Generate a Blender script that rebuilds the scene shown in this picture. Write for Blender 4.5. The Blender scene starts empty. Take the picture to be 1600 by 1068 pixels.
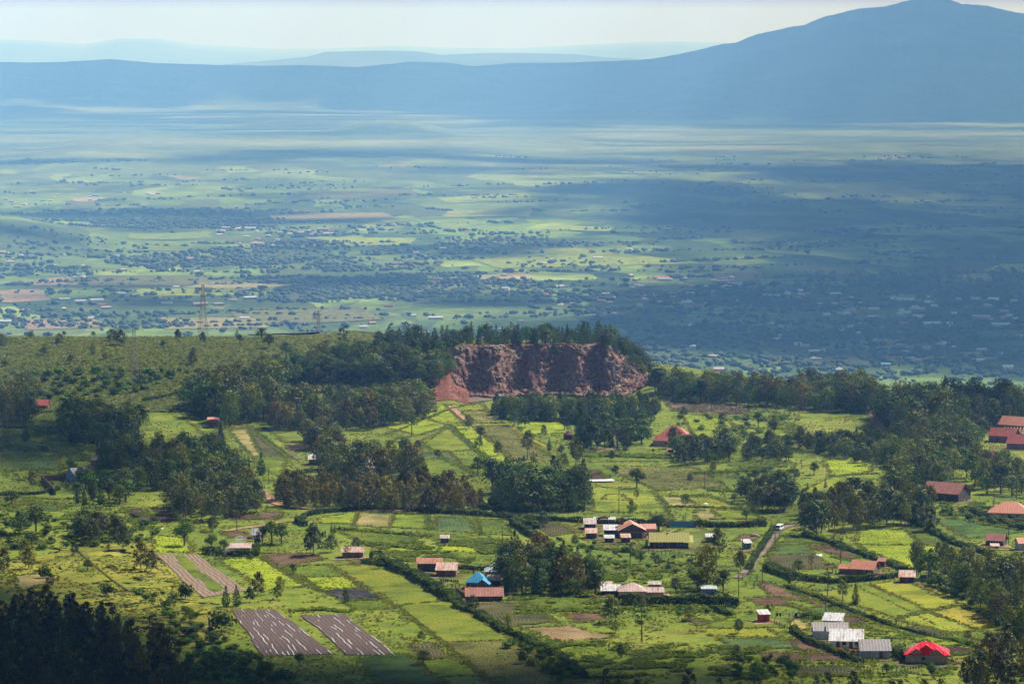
import bpy, bmesh, math, random
import numpy as np
from mathutils import Vector, Matrix
R = math.radians
rng = np.random.default_rng(7)
random.seed(7)
SC = bpy.context.scene
COL = SC.collection
# ------------------------------------------------------------------ camera
F = 6000.0                                   # focal length in pixels of a 1600 px wide frame
PITCH = math.atan(494.0 / F)
cd = bpy.data.cameras.new("camera")
cd.lens = 135.0; cd.sensor_width = 36.0; cd.clip_start = 1.0; cd.clip_end = 200000.0
cam = bpy.data.objects.new("camera", cd); COL.objects.link(cam)
cam.location = (0, 0, 0); cam.rotation_euler = (R(90) - PITCH, 0, 0)
SC.camera = cam
# ------------------------------------------------------------------ world + sun
SUN_AZ, SUN_EL = 50.0, 50.0                  # azimuth from +Y towards +X
W = bpy.data.worlds.new("World"); SC.world = W; W.use_nodes = True
nt = W.node_tree
bg = nt.nodes["Background"]; bg.inputs[1].default_value = 0.085
sk = nt.nodes.new("ShaderNodeTexSky"); sk.sky_type = 'NISHITA'; sk.sun_disc = False
sk.sun_elevation = R(SUN_EL); sk.sun_rotation = R(SUN_AZ); sk.altitude = 2400; sk.dust_density = 0.6; sk.air_density = 1.0; sk.ozone_density = 1.0
tcw = nt.nodes.new("ShaderNodeTexCoord"); sxw = nt.nodes.new("ShaderNodeSeparateXYZ"); nt.links.new(tcw.outputs["Generated"], sxw.inputs[0])
rw = nt.nodes.new("ShaderNodeValToRGB"); rw.color_ramp.elements[0].color = (0.26, 0.14, 0.72, 1); rw.color_ramp.elements[1].position = 0.22; rw.color_ramp.elements[1].color = (1.0, 0.86, 0.62, 1); nt.links.new(sxw.outputs[2], rw.inputs[0])
mw = nt.nodes.new("ShaderNodeMix"); mw.data_type = 'RGBA'; mw.blend_type = 'MULTIPLY'; mw.inputs[0].default_value = 1.0
nt.links.new(sk.outputs[0], mw.inputs[6]); nt.links.new(rw.outputs[0], mw.inputs[7]); nt.links.new(mw.outputs[2], bg.inputs[0])
SUNV = Vector((math.sin(R(SUN_AZ)) * math.cos(R(SUN_EL)), math.cos(R(SUN_AZ)) * math.cos(R(SUN_EL)), math.sin(R(SUN_EL))))
sd = bpy.data.lights.new("sun", 'SUN'); sd.energy = 4.9; sd.angle = R(0.8); sd.color = (1.0, 0.955, 0.91)
so = bpy.data.objects.new("sun", sd); COL.objects.link(so); so.rotation_euler = SUNV.to_track_quat('Z', 'Y').to_euler()
SC.view_settings.view_transform = 'Standard'; SC.view_settings.look = 'None'
SC.view_settings.exposure = 1.02; SC.view_settings.gamma = 1.0; SC.view_settings.use_curve_mapping = False
cy = SC.cycles
cy.max_bounces = 6; cy.diffuse_bounces = 3; cy.glossy_bounces = 2; cy.transmission_bounces = 4; cy.transparent_max_bounces = 8; cy.volume_bounces = 1
cy.use_denoising = True; cy.sample_clamp_indirect = 6.0; cy.sample_clamp_direct = 0.0

# ------------------------------------------------------------------ helpers
def tag(o, label=None, cat=None, group=None, kind=None):
    if label: o["label"] = label
    if cat: o["category"] = cat
    if group: o["group"] = group
    if kind: o["kind"] = kind
    return o
def smooth(a, b, x):
    t = np.clip((x - a) / (b - a), 0, 1); return t * t * (3 - 2 * t)
def sn(x, y, wl, seed):                       # cheap smooth noise from rotated sines, about -1..1
    k = 2 * math.pi / wl; s = 0
    for i in range(5):
        a = seed * 1.7 + i * 2.399; f = k * (0.7 + 0.23 * i)
        s = s + np.sin((x * math.cos(a) + y * math.sin(a)) * f + seed * 5.1 + i * 1.3 + 1.1 * np.sin((x * math.sin(a) - y * math.cos(a)) * f * 0.6 + i))
    return s / 3.2
def slope(py):                                # drop per metre of a ray through image row py (centre column)
    return math.tan(PITCH + math.atan((py - 534.0) / F))
def crest(pts, D):
    xs = np.array([(p[0] - 800.0) / F for p in pts]); zs = np.array([-slope(p[1]) * D for p in pts])
    return xs, zs
CR1 = crest([(-2200,150),(-900,120),(-200,104),(0,98),(100,98),(175,93),(250,100),(330,102),(420,104),(480,103),(560,106),(640,98),(700,99),(740,105),(800,100),(900,98),(1000,95),(1040,89),(1085,80),(1130,68),(1150,67),(1180,54),(1230,42),(1255,39),(1290,26),(1340,15),(1385,9),(1408,2),(1440,-4),(1480,-1),(1500,6),(1540,9),(1560,15),(1600,22),(1750,60),(2100,110),(4000,150)], 22000.)
CR2 = crest([(-3000,130),(300,112),(360,101),(420,96),(480,90),(510,82),(600,80),(650,81),(690,87),(760,84),(820,84),(900,86),(950,91),(1010,94),(1100,104),(3000,130)], 31000.)
CR3 = crest([(-3000,90),(0,68),(60,70),(130,78),(190,66),(250,67),(300,78),(380,84),(430,88),(500,87),(560,84),(620,82),(700,85),(800,87),(900,80),(1000,74),(1060,72),(1150,76),(1300,82),(3000,95)], 46000.)
QX0, QX1 = -27.0, 44.0
def yface(x):                                 # foot line of the quarry cut
    return 1905.0 + 9.0 * np.clip((x - 20) / 60, 0, 1) ** 2 * 3 + 5 * np.sin(x * 0.09) + 2.2 * np.sin(x * 0.31 + 1)
def edge(x):
    return 2085.0 - 210.0 * smooth(60, 190, x) + 12 * np.sin(x * 0.013)
def T(x, y):
    x = np.asarray(x, float); y = np.asarray(y, float)
    z = -184.0 + 1.6 * sn(x, y, 420, 1) + 0.35 * sn(x, y, 90, 2)
    # scrub hill back left
    z = z + 14.5 * smooth(1850, 2060, y) * (1 - smooth(-95, -40, x))
    # knoll with the quarry
    k = 22.0 * smooth(-115, -45, x) * (1 - smooth(42, 86, x)) * smooth(1850, 1935, y) * (1 - smooth(1950, 2170, y))
    kc = 23.0 * smooth(-115, -45, x) * (1 - smooth(42, 84, x)) * (1 - smooth(1950, 2170, y))
    inq = smooth(QX0 - 5, QX0 + 5, x) * (1 - smooth(QX1 + 12, QX1 + 34, x))
    yf = yface(x)
    cut = kc * smooth(yf, yf + 21, y)
    z = z + np.where(y < 2300, k * (1 - inq) + cut * inq, 0)
    # towards the camera the viewpoint hillside rises
    near = -2.0 - 0.196 * y
    z = np.where(y < 1060, np.maximum(z, near), z)
    # drop behind the edge into the valley
    e = edge(x); over = np.maximum(y - e, 0)
    z = z - 0.33 * over * smooth(0, 90, over)
    v = -450.0 + 7.0 * sn(x, y, 3600, 3) * smooth(4000, 7000, y)
    v = v + 64 * np.exp(-(((x + 1130) / 250) ** 2 + ((y - 7900) / 620) ** 2))
    v = v + 26 * smooth(0.1, 0.55, sn(x, y * 0.9, 5200, 4)) * smooth(11500, 13500, y) * (1 - smooth(17500, 18500, y))
    v = v + 42 * np.exp(-(((x + 480) / 190) ** 4 + ((y - 15800) / 500) ** 2)) + 22 * np.exp(-(((x - 80) / 420) ** 2 + ((y - 17000) / 500) ** 2))
    th = x / np.maximum(y, 1.0)
    g = sn(th * 22000, y * 0.25, 900, 6) * 0.5 + sn(th * 22000, y * 0.35, 330, 7) * 0.32 + sn(th * 22000, y * .5, 140, 9) * .12
    c1 = np.interp(th, *CR1); p = smooth(20100 - 2300 * smooth(0.0, 0.06, th) + 350 * sn(th * 22000, y * 0, 3000, 8), 22000, y)
    c1 = c1 + (3.5 * sn(th * 22000, y * 0, 700, 12) + 3.0 * sn(th * 22000, y * 0, 230, 13) + 1.6 * sn(th * 22000, y * 0, 80, 14)) * (0.35 + 0.65 * smooth(0.04, 0.07, th))
    p1 = p ** 1.15 * (1 - smooth(22300, 26000, y))
    v = v + (c1 - v) * p1 + g * 34 * np.sin(np.pi * np.clip(p1, 0, 1)) * ((c1 + 450) / 450.)
    c2 = np.interp(th, *CR2); v = np.where(y > 24000, np.maximum(v, -450 + (c2 + 450) * smooth(26500, 31000, y) * (1 - smooth(31500, 35000, y))), v)
    c3 = np.interp(th, *CR3); v = np.where(y > 34000, np.maximum(v, -450 + (c3 + 450) * smooth(38000, 46000, y)), v)
    w = smooth(2300, 3400, y)
    return np.where(y > 2100, np.maximum(z, v * 1.0), z) * (1 - w) + v * w
cP, sP = math.cos(PITCH), math.sin(PITCH)
def ray(px, py):
    a = (px - 800.0) / F; b = (py - 534.0) / F
    # camera axes: forward (0,cP,-sP), right (1,0,0), up (0,sP,cP)
    return np.array([a, cP - b * sP, -sP - b * cP])
def G(px, py, lo=600.0, hi=24000.0):
    d = ray(px, py); d = d / d[1]
    t = np.concatenate([np.arange(lo, 2600, 3.0), np.geomspace(2600, hi, 700)])
    h = d[2] * t - T(d[0] * t, t)
    i = np.argmax(h < 0)
    if i == 0: i = 1 if h[0] < 0 else len(t) - 1
    a, b = t[i - 1], t[i]
    for _ in range(14):
        m = (a + b) / 2
        if d[2] * m - T(d[0] * m, m) < 0: b = m
        else: a = m
    if hi > 9000 and b > 2300: b = 2095.0
    x, y = d[0] * b, b
    return np.array([x, y, float(T(x, y))])
def GV(px, py):                               # point on the valley plain
    d = ray(px, py); d = d / d[1]; t = -450.0 / d[2]
    for _ in range(5): t = 0.5 * t + 0.5 * float(T(d[0] * t, t)) / d[2]
    return np.array([d[0] * t, t, float(T(d[0] * t, t))])
def proj(x, y, z):
    f = y * cP - z * sP
    return 800 + F * x / f, 534 - F * (y * sP + z * cP) / f
def obj(name, me, mats=(), parent=None):
    o = bpy.data.objects.new(name, me); COL.objects.link(o)
    for m in mats: me.materials.append(m)
    if parent: o.parent = parent
    return o
def mesh_np(name, V, Fq, mi=None, smooth_=False, uv=None):
    V = np.asarray(V, np.float32); Fq = np.asarray(Fq, np.int32)
    me = bpy.data.meshes.new(name); n = Fq.shape[1]
    me.vertices.add(len(V)); me.vertices.foreach_set("co", V.ravel())
    me.loops.add(Fq.size); me.loops.foreach_set("vertex_index", Fq.ravel())
    me.polygons.add(len(Fq)); me.polygons.foreach_set("loop_start", np.arange(0, Fq.size, n, dtype=np.int32))
    if mi is not None: me.polygons.foreach_set("material_index", np.asarray(mi, np.int32))
    if uv is not None:
        l = me.uv_layers.new(name="UVMap"); l.data.foreach_set("uv", np.asarray(uv, np.float32)[Fq.ravel()].ravel())
    me.update(calc_edges=True)
    if smooth_: me.polygons.foreach_set("use_smooth", np.ones(len(Fq), bool))
    return me

# ------------------------------------------------------------------ materials
def nodes(name):
    m = bpy.data.materials.new(name); m.use_nodes = True; t = m.node_tree
    return m, t, t.nodes, t.links, t.nodes["Principled BSDF"]
def ramp(N, stops, interp='LINEAR'):
    r = N.new("ShaderNodeValToRGB"); cr = r.color_ramp; cr.interpolation = interp
    while len(cr.elements) < len(stops): cr.elements.new(0.5)
    for e, (p, c) in zip(cr.elements, stops): e.position = p; e.color = (*c, 1)
    return r
def noise(N, L, vec, scale, detail=4, rough=0.55):
    n = N.new("ShaderNodeTexNoise"); n.inputs["Scale"].default_value = scale; n.inputs["Detail"].default_value = detail; n.inputs["Roughness"].default_value = rough
    if vec is not None: L.new(vec, n.inputs["Vector"])
    return n
def mixc(N, L, fac, a, b, mode='MIX'):
    m = N.new("ShaderNodeMix"); m.data_type = 'RGBA'; m.blend_type = mode
    for s, v in ((0, fac), (6, a), (7, b)):
        if hasattr(v, "is_linked"): L.new(v, m.inputs[s])
        elif s == 0: m.inputs[0].default_value = v
        else: m.inputs[s].default_value = (*v, 1)
    return m.outputs[2]
def mapping(N, L, src, sc=(1, 1, 1), rot=0.0):
    mp = N.new("ShaderNodeMapping"); mp.inputs["Scale"].default_value = sc; mp.inputs["Rotation"].default_value = (0, 0, rot); L.new(src, mp.inputs["Vector"]); return mp.outputs[0]
def pos(N):
    return N.new("ShaderNodeNewGeometry").outputs["Position"]
def bump(N, L, h, P, strength=0.5, dist=0.3):
    b = N.new("ShaderNodeBump"); b.inputs["Strength"].default_value = strength; b.inputs["Distance"].default_value = dist
    L.new(h, b.inputs["Height"]); L.new(b.outputs[0], P.inputs["Normal"]); return b

def ground_near():
    m, t, N, L, P = nodes("near_ground"); p = pos(N)
    n1 = noise(N, L, p, 0.018, 5, 0.6); n2 = noise(N, L, p, 0.11, 6, 0.65); n3 = noise(N, L, p, 0.9, 4, 0.7)
    a = ramp(N, [(0.30, (0.042, 0.068, 0.008)), (0.45, (0.088, 0.128, 0.009)), (0.56, (0.138, 0.168, 0.013)), (0.68, (0.185, 0.175, 0.028))])
    L.new(n1.outputs[0], a.inputs[0])
    b = ramp(N, [(0.36, (0.028, 0.050, 0.007)), (0.5, (0.095, 0.138, 0.010)), (0.62, (0.15, 0.168, 0.020)), (0.74, (0.19, 0.135, 0.06))])
    L.new(n2.outputs[0], b.inputs[0])
    c = mixc(N, L, 0.5, a.outputs[0], b.outputs[0])
    d = ramp(N, [(0.35, (0.72, 0.75, 0.68)), (0.65, (1.28, 1.26, 1.25))]); L.new(n3.outputs[0], d.inputs[0])
    c = mixc(N, L, 1.0, c, d.outputs[0], 'MULTIPLY')
    L.new(c, P.inputs["Base Color"]); P.inputs["Roughness"].default_value = 0.95; P.inputs["Specular IOR Level"].default_value = 0.1
    bump(N, L, n3.outputs[0], P, 0.8, 0.6); return m
def ground_plain():
    m, t, N, L, P = nodes("valley_plain"); p = pos(N)
    warp = noise(N, L, p, 0.0016, 2); wv = N.new("ShaderNodeVectorMath"); wv.operation = 'SCALE'; wv.inputs[3].default_value = 420.0; L.new(warp.outputs[1], wv.inputs[0])
    ad = N.new("ShaderNodeVectorMath"); ad.operation = 'ADD'; L.new(p, ad.inputs[0]); L.new(wv.outputs[0], ad.inputs[1])
    def vor(sx, sy, rot, metric='CHEBYCHEV'):
        v = N.new("ShaderNodeTexVoronoi"); v.distance = metric; v.voronoi_dimensions = '2D'; v.inputs["Scale"].default_value = 1.0; v.inputs["Randomness"].default_value = 0.85
        L.new(mapping(N, L, ad.outputs[0], (sx, sy, 1), rot), v.inputs["Vector"]); return v
    v1 = vor(1 / 95., 1 / 300., 1.25); v2 = vor(1 / 260., 1 / 760., 1.35)
    r1 = ramp(N, [(0.0, (0.03, 0.05, 0.018)), (0.22, (0.065, 0.10, 0.025)), (0.40, (0.13, 0.19, 0.035)), (0.55, (0.085, 0.095, 0.035)), (0.68, (0.045, 0.075, 0.022)), (0.78, (0.20, 0.26, 0.05)), (0.90, (0.27, 0.21, 0.12))], 'CONSTANT')
    L.new(v1.outputs["Color"], r1.inputs[0])
    r2 = ramp(N, [(0.0, (0.04, 0.065, 0.022)), (0.3, (0.11, 0.15, 0.04)), (0.5, (0.06, 0.08, 0.03)), (0.72, (0.19, 0.24, 0.06)), (0.86, (0.10, 0.12, 0.045))], 'CONSTANT')
    L.new(v2.outputs["Color"], r2.inputs[0])
    nz = noise(N, L, mapping(N, L, p, (1, 0.4, 1)), 0.0035, 6, 0.62); rz = ramp(N, [(0.4, (0, 0, 0)), (0.6, (1, 1, 1))]); L.new(nz.outputs[0], rz.inputs[0])
    c = mixc(N, L, rz.outputs[0], r1.outputs[0], r2.outputs[0])
    # far dry savanna
    n4 = noise(N, L, mapping(N, L, p, (0.55, 0.6, 1)), 0.0016, 9, 0.72)
    sav = ramp(N, [(0.36, (0.03, 0.045, 0.025)), (0.47, (0.07, 0.095, 0.04)), (0.55, (0.115, 0.135, 0.06)), (0.66, (0.18, 0.18, 0.09))]); L.new(n4.outputs[0], sav.inputs[0])
    sx = N.new("ShaderNodeSeparateXYZ"); L.new(p, sx.inputs[0])
    mr = N.new("ShaderNodeMapRange"); mr.inputs[1].default_value = 9500; mr.inputs[2].default_value = 15000; L.new(sx.outputs[1], mr.inputs[0])
    c = mixc(N, L, mr.outputs[0], c, sav.outputs[0])
    n5 = noise(N, L, p, 0.02, 5, 0.7); r5 = ramp(N, [(0.35, (0.62, 0.66, 0.6)), (0.65, (1.25, 1.25, 1.2))]); L.new(n5.outputs[0], r5.inputs[0])
    c = mixc(N, L, 1.0, c, r5.outputs[0], 'MULTIPLY')
    L.new(c, P.inputs["Base Color"]); P.inputs["Roughness"].default_value = 1.0; P.inputs["Specular IOR Level"].default_value = 0.0
    return m
def ground_mountain():
    m, t, N, L, P = nodes("mountain_scrub"); p = pos(N)
    n = noise(N, L, p, 0.0016, 8, 0.65)
    r = ramp(N, [(0.35, (0.03, 0.042, 0.022)), (0.55, (0.06, 0.075, 0.035)), (0.7, (0.11, 0.11, 0.06))]); L.new(n.outputs[0], r.inputs[0])
    L.new(r.outputs[0], P.inputs["Base Color"]); P.inputs["Roughness"].default_value = 1.0; P.inputs["Specular IOR Level"].default_value = 0.0
    bump(N, L, n.outputs[0], P, 1.0, 60.0); return m

# ------------------------------------------------------------------ terrain: one sheet to the horizon
ths = np.concatenate([np.linspace(-0.62, -0.16, 60)[:-1], np.linspace(-0.16, 0.16, 560), np.linspace(0.16, 0.62, 60)[1:]])
ds = [4.0]
while ds[-1] < 60000:
    d = ds[-1]
    ds.append(d + (40 if d < 880 else 3.2 if d < 1880 else 1.0 if d < 1945 else 3.0 if d < 2300 else max(8, d * 0.0095)))
ds = np.array(ds)
TH, D = np.meshgrid(ths, ds); X = TH * D; Y = D; Z = T(X, Y)
nr, nc = X.shape
V = np.stack([X, Y, Z], -1).reshape(-1, 3)
i = (np.arange(nr - 1)[:, None] * nc + np.arange(nc - 1)[None, :]).ravel()
Fq = np.stack([i, i + 1, i + nc + 1, i + nc], 1)
fd = Y.reshape(-1)[i]; fz = Z.reshape(-1)[i]
mi = np.where(fd < 2700, 0, np.where((fd > 17500) & (fz > -438), 2, 1))
gm = mesh_np("ground", V, Fq, mi, True)
ground = tag(obj("ground", gm, [ground_near(), ground_plain(), ground_mountain()]), "green farmland plateau, hazy valley plain and mountain", kind="structure")

# ------------------------------------------------------------------ clouds (above the haze, out of the frame) that shade the land, some added to darken the air
CLOUD_H = 2300.0; CLOUD_FAR = 4800.0
def simple(name, col, rough=0.8, spec=0.2):
    m, t, N, L, P = nodes(name); P.inputs["Base Color"].default_value = (*col, 1); P.inputs["Roughness"].default_value = rough; P.inputs["Specular IOR Level"].default_value = spec; return m
def thin_cloud_mat():
    m, t, N, L, P = nodes("thin_cloud_vapour"); N.remove(P)
    a = N.new("ShaderNodeBsdfDiffuse"); b = N.new("ShaderNodeBsdfTransparent"); a.inputs[0].default_value = (.85, .85, .86, 1)
    x = N.new("ShaderNodeMixShader"); x.inputs[0].default_value = 0.72
    L.new(a.outputs[0], x.inputs[1]); L.new(b.outputs[0], x.inputs[2]); L.new(x.outputs[0], N["Material Output"].inputs[0]); return m
def cloud_mat():
    m, t, N, L, P = nodes("cloud_vapour"); N.remove(P)
    a = N.new("ShaderNodeBsdfDiffuse"); b = N.new("ShaderNodeBsdfTranslucent"); a.inputs[0].default_value = (.9, .9, .92, 1); b.inputs[0].default_value = (.44, .44, .44, 1)
    x = N.new("ShaderNodeMixShader"); x.inputs[0].default_value = 0.42
    L.new(a.outputs[0], x.inputs[1]); L.new(b.outputs[0], x.inputs[2]); L.new(x.outputs[0], N["Material Output"].inputs[0]); return m
def ico(sub=2):
    bm = bmesh.new(); bmesh.ops.create_icosphere(bm, subdivisions=sub, radius=1.0)
    v = np.array([q.co[:] for q in bm.verts]); f = np.array([[q.index for q in p.verts] for p in bm.faces]); bm.free(); return v, f
ICO1, ICO2, ICO3 = ico(1), ico(2), ico(3)
SHADE = []       # (px, py, radius_x m, radius_y m) of wanted shade on the land
def shade_world(cx, cy_, rx, ry, n, seed, puff=0.42):
    # fills an ellipse of shade with cloud puffs; returns list of ellipsoids
    r = np.random.default_rng(seed); out = []
    for k in range(n):
        a = r.uniform(0, 2 * math.pi); q = math.sqrt(r.uniform(0, 1)) * (1 - puff * 0.6)
        x = cx + rx * q * math.cos(a); y = cy_ + ry * q * math.sin(a)
        s = puff * r.uniform(0.7, 1.25)
        out.append((x, y, rx * s, ry * s))
    return out
def G2(px, py): g = G(px, py) if py > 545 or (py > 520 and px < 500) else GV(px, py); return g[0], g[1]
puffs = []
def shade_px(px, py, rx, ry, n=14, seed=1, puff=0.42):
    x, y = G2(px, py); puffs.extend(shade_world(x, y, rx, ry, n, seed, puff))
# mountain and far ridges
for k, (a, rx, d, ry, n) in enumerate([(1500, 2300, 20500, 2800, 50), (1250, 2000, 20500, 2600, 40), (900, 1900, 21600, 1500, 24), (500, 1900, 21800, 1300, 24), (120, 1900, 21800, 1300, 24), (1850, 2300, 20700, 2700, 34)]):
    puffs += shade_world((a - 800) / F * d, d, rx, ry, n, 40 + k, 0.30)
# shaded right half of the plain
for k, (a, b, rx, ry, n) in enumerate(CL := [
    (1450, 500, 420, 900, 22), (1300, 480, 330, 700, 18), (1560, 420, 500, 1200, 18), (1180, 520, 260, 520, 16), (1400, 350, 560, 1300, 24), (1180, 330, 330, 1100, 20), (1560, 290, 700, 2000, 20),
    (1130, 460, 240, 420, 16), (960, 520, 260, 380, 14), (1010, 300, 300, 1000, 16), (1450, 262, 800, 500, 7), (1030, 262, 420, 450, 8),
    (760, 395, 130, 300, 10), (820, 330, 170, 260, 10), (560, 440, 210, 240, 12), (300, 470, 200, 160, 8), (210, 335, 420, 260, 16), (480, 345, 260, 180, 10), (60, 360, 120, 200, 6),
    (380, 205, 800, 450, 8), (560, 240, 700, 500, 8), (150, 250, 600, 300, 7), (850, 252, 700, 400, 8), (700, 470, 240, 200, 8),
    # foreground
    (60, 1030, 46, 85, 30), (250, 1075, 42, 60, 22), (-80, 980, 40, 120, 14), (400, 1070, 42, 62, 20), (610, 1066, 40, 48, 13), (850, 1062, 38, 44, 11), (1080, 1062, 42, 40, 11), (1560, 1090, 30, 26, 6),
    (40, 690, 36, 110, 13), (160, 730, 30, 95, 12), (250, 700, 24, 60, 6), (830, 745, 20, 45, 6), (1500, 655, 55, 60, 8), (1390, 700, 30, 50, 6), (600, 765, 36, 22, 5), (1070, 745, 30, 26, 5), (1290, 800, 26, 30, 5)]):
    shade_px(a, b, rx, ry, n, 100 + k, 0.40 if b < 530 else 0.36)
# ragged fringe of small shreds round the big far clouds, and thin streaks on the far savanna
rf = np.random.default_rng(5)
for (x, y, rx, ry) in [q for q in puffs if q[2] > 60 and 4500 < q[1] < 17500]:
    for _ in range(3): a = rf.uniform(0, 6.28); puffs.append((x + rx * 1.35 * math.cos(a), y + ry * 1.5 * math.sin(a), rx * rf.uniform(.12, .34), ry * rf.uniform(.10, .26)))
for _ in range(170):
    d = rf.uniform(16800, 20200); x = rf.uniform(-.16, .17) * d; puffs.append((x, d, rf.uniform(120, 620), rf.uniform(60, 260)))
for _ in range(50):
    d = rf.uniform(10500, 18500); x = rf.uniform(-.16, .16) * d; puffs.append((x, d, rf.uniform(90, 520), rf.uniform(50, 190)))
for _ in range(60):
    d = rf.uniform(6200, 10500); x = rf.uniform(-.16, .05) * d; puffs.append((x, d, rf.uniform(40, 200), rf.uniform(30, 110)))
puffs += shade_world(40, 480, 520, 540, 120, 7, .2) + shade_world(0, 960, 420, 90, 40, 8, .3) + shade_world(0, 3300, 700, 650, 40, 9, .3)  # added unseen puffs that darken the near haze and air past the edge
cv, cf, cm_ = [], [], []; o0 = 0
for k, (x, y, rx, ry) in enumerate(puffs):
    v, f = ICO3 if rx > 100 else ICO2
    g = float(T(x, y)); H_ = CLOUD_H if y < 2600 else CLOUD_FAR; t = (H_ - g) / SUNV.z
    c = np.array([x + SUNV.x * t, y + SUNV.y * t, H_])
    w = v.copy(); nz_ = 1 + 0.16 * np.sin(w[:, 0] * 4 + k) * np.sin(w[:, 1] * 5 + k * 2) + 0.10 * np.sin(w[:, 0] * 11 + k * 3) * np.cos(w[:, 1] * 9 + w[:, 2] * 6)
    w = w * nz_[:, None] * np.array([rx, ry, min(rx, ry) * 0.45]) + c
    cv.append(w); cf.append(f + o0); o0 += len(v); cm_.append(np.full(len(f), 0 if y < 4400 or y > 19000 else 1))
clouds = tag(obj("clouds", mesh_np("clouds", np.concatenate(cv), np.concatenate(cf), np.concatenate(cm_), True), [cloud_mat(), thin_cloud_mat()]), "broken white cumulus clouds above the valley, some added unseen to darken the air", kind="stuff")
# ------------------------------------------------------------------ haze
def haze_box(density):
    x0, x1, y0, y1, z0, z1 = -42000., 42000., -400., 62000., -500., 260.
    bm = bmesh.new(); bmesh.ops.create_cube(bm, size=1.0)
    for v in bm.verts: v.co = Vector(((x0 + x1) / 2 + v.co.x * (x1 - x0), (y0 + y1) / 2 + v.co.y * (y1 - y0), (z0 + z1) / 2 + v.co.z * (z1 - z0)))
    me = bpy.data.meshes.new("haze"); bm.to_mesh(me); bm.free()
    m = bpy.data.materials.new("haze_air"); m.use_nodes = True; N = m.node_tree.nodes; N.remove(N["Principled BSDF"])
    pv = N.new("ShaderNodeVolumePrincipled"); pv.inputs["Density"].default_value = density; pv.inputs["Color"].default_value = HAZE_COL; pv.inputs["Anisotropy"].default_value = 0.3; pv.inputs["Absorption Color"].default_value = (1, 1, 1, 1)
    m.node_tree.links.new(pv.outputs[0], N["Material Output"].inputs["Volume"])
    tag(obj("haze", me, [m]), "pale blue haze filling the valley air", kind="stuff")
HAZE_COL = (0.21, 0.48, 1.0, 1)
haze_box(7.8e-5)
# ------------------------------------------------------------------ vegetation
def leaf_mat(name, dark, mid, tip, tipscale=0.35, tipamt=0.5, transl=0.16):
    m, t, N, L, P = nodes(name)
    oi = N.new("ShaderNodeObjectInfo"); tc = N.new("ShaderNodeTexCoord"); p = pos(N)
    n1 = noise(N, L, p, 0.9, 3, 0.6); n2 = noise(N, L, p, tipscale, 2, 0.5)
    r1 = ramp(N, [(0.35, dark), (0.62, mid)]); L.new(n1.outputs[0], r1.inputs[0])
    # young reddish tips grow towards the top of the crown
    sz = N.new("ShaderNodeSeparateXYZ"); L.new(tc.outputs["Object"], sz.inputs[0])
    mr = N.new("ShaderNodeMapRange"); mr.inputs[1].default_value = 2.0; mr.inputs[2].default_value = 13.0; L.new(sz.outputs[2], mr.inputs[0])
    mu = N.new("ShaderNodeMath"); mu.operation = 'MULTIPLY'; L.new(mr.outputs[0], mu.inputs[0]); L.new(n2.outputs[0], mu.inputs[1])
    m2 = N.new("ShaderNodeMath"); m2.operation = 'MULTIPLY'; m2.use_clamp = True; L.new(mu.outputs[0], m2.inputs[0]); m2.inputs[1].default_value = tipamt * 2
    c = mixc(N, L, m2.outputs[0], r1.outputs[0], tip)
    hs = N.new("ShaderNodeHueSaturation"); L.new(c, hs.inputs["Color"])
    a = N.new("ShaderNodeMapRange"); a.inputs[3].default_value = 0.5; a.inputs[4].default_value = 1.5; L.new(oi.outputs["Random"], a.inputs[0]); L.new(a.outputs[0], hs.inputs["Value"]); hs.inputs["Saturation"].default_value = 1.15
    b = N.new("ShaderNodeMapRange"); b.inputs[3].default_value = 0.465; b.inputs[4].default_value = 0.53
    fr = N.new("ShaderNodeMath"); fr.operation = 'FRACT'; mm = N.new("ShaderNodeMath"); mm.operation = 'MULTIPLY'; mm.inputs[1].default_value = 7.31; L.new(oi.outputs["Random"], mm.inputs[0]); L.new(mm.outputs[0], fr.inputs[0])
    L.new(fr.outputs[0], b.inputs[0]); L.new(b.outputs[0], hs.inputs["Hue"])
    P.inputs["Roughness"].default_value = 0.7; P.inputs["Specular IOR Level"].default_value = 0.25
    L.new(hs.outputs[0], P.inputs["Base Color"])
    tr = N.new("ShaderNodeBsdfTranslucent"); L.new(hs.outputs[0], tr.inputs[0]); x = N.new("ShaderNodeMixShader"); x.inputs[0].default_value = transl
    L.new(P.outputs[0], x.inputs[1]); L.new(tr.outputs[0], x.inputs[2]); L.new(x.outputs[0], N["Material Output"].inputs[0])
    return m
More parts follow.
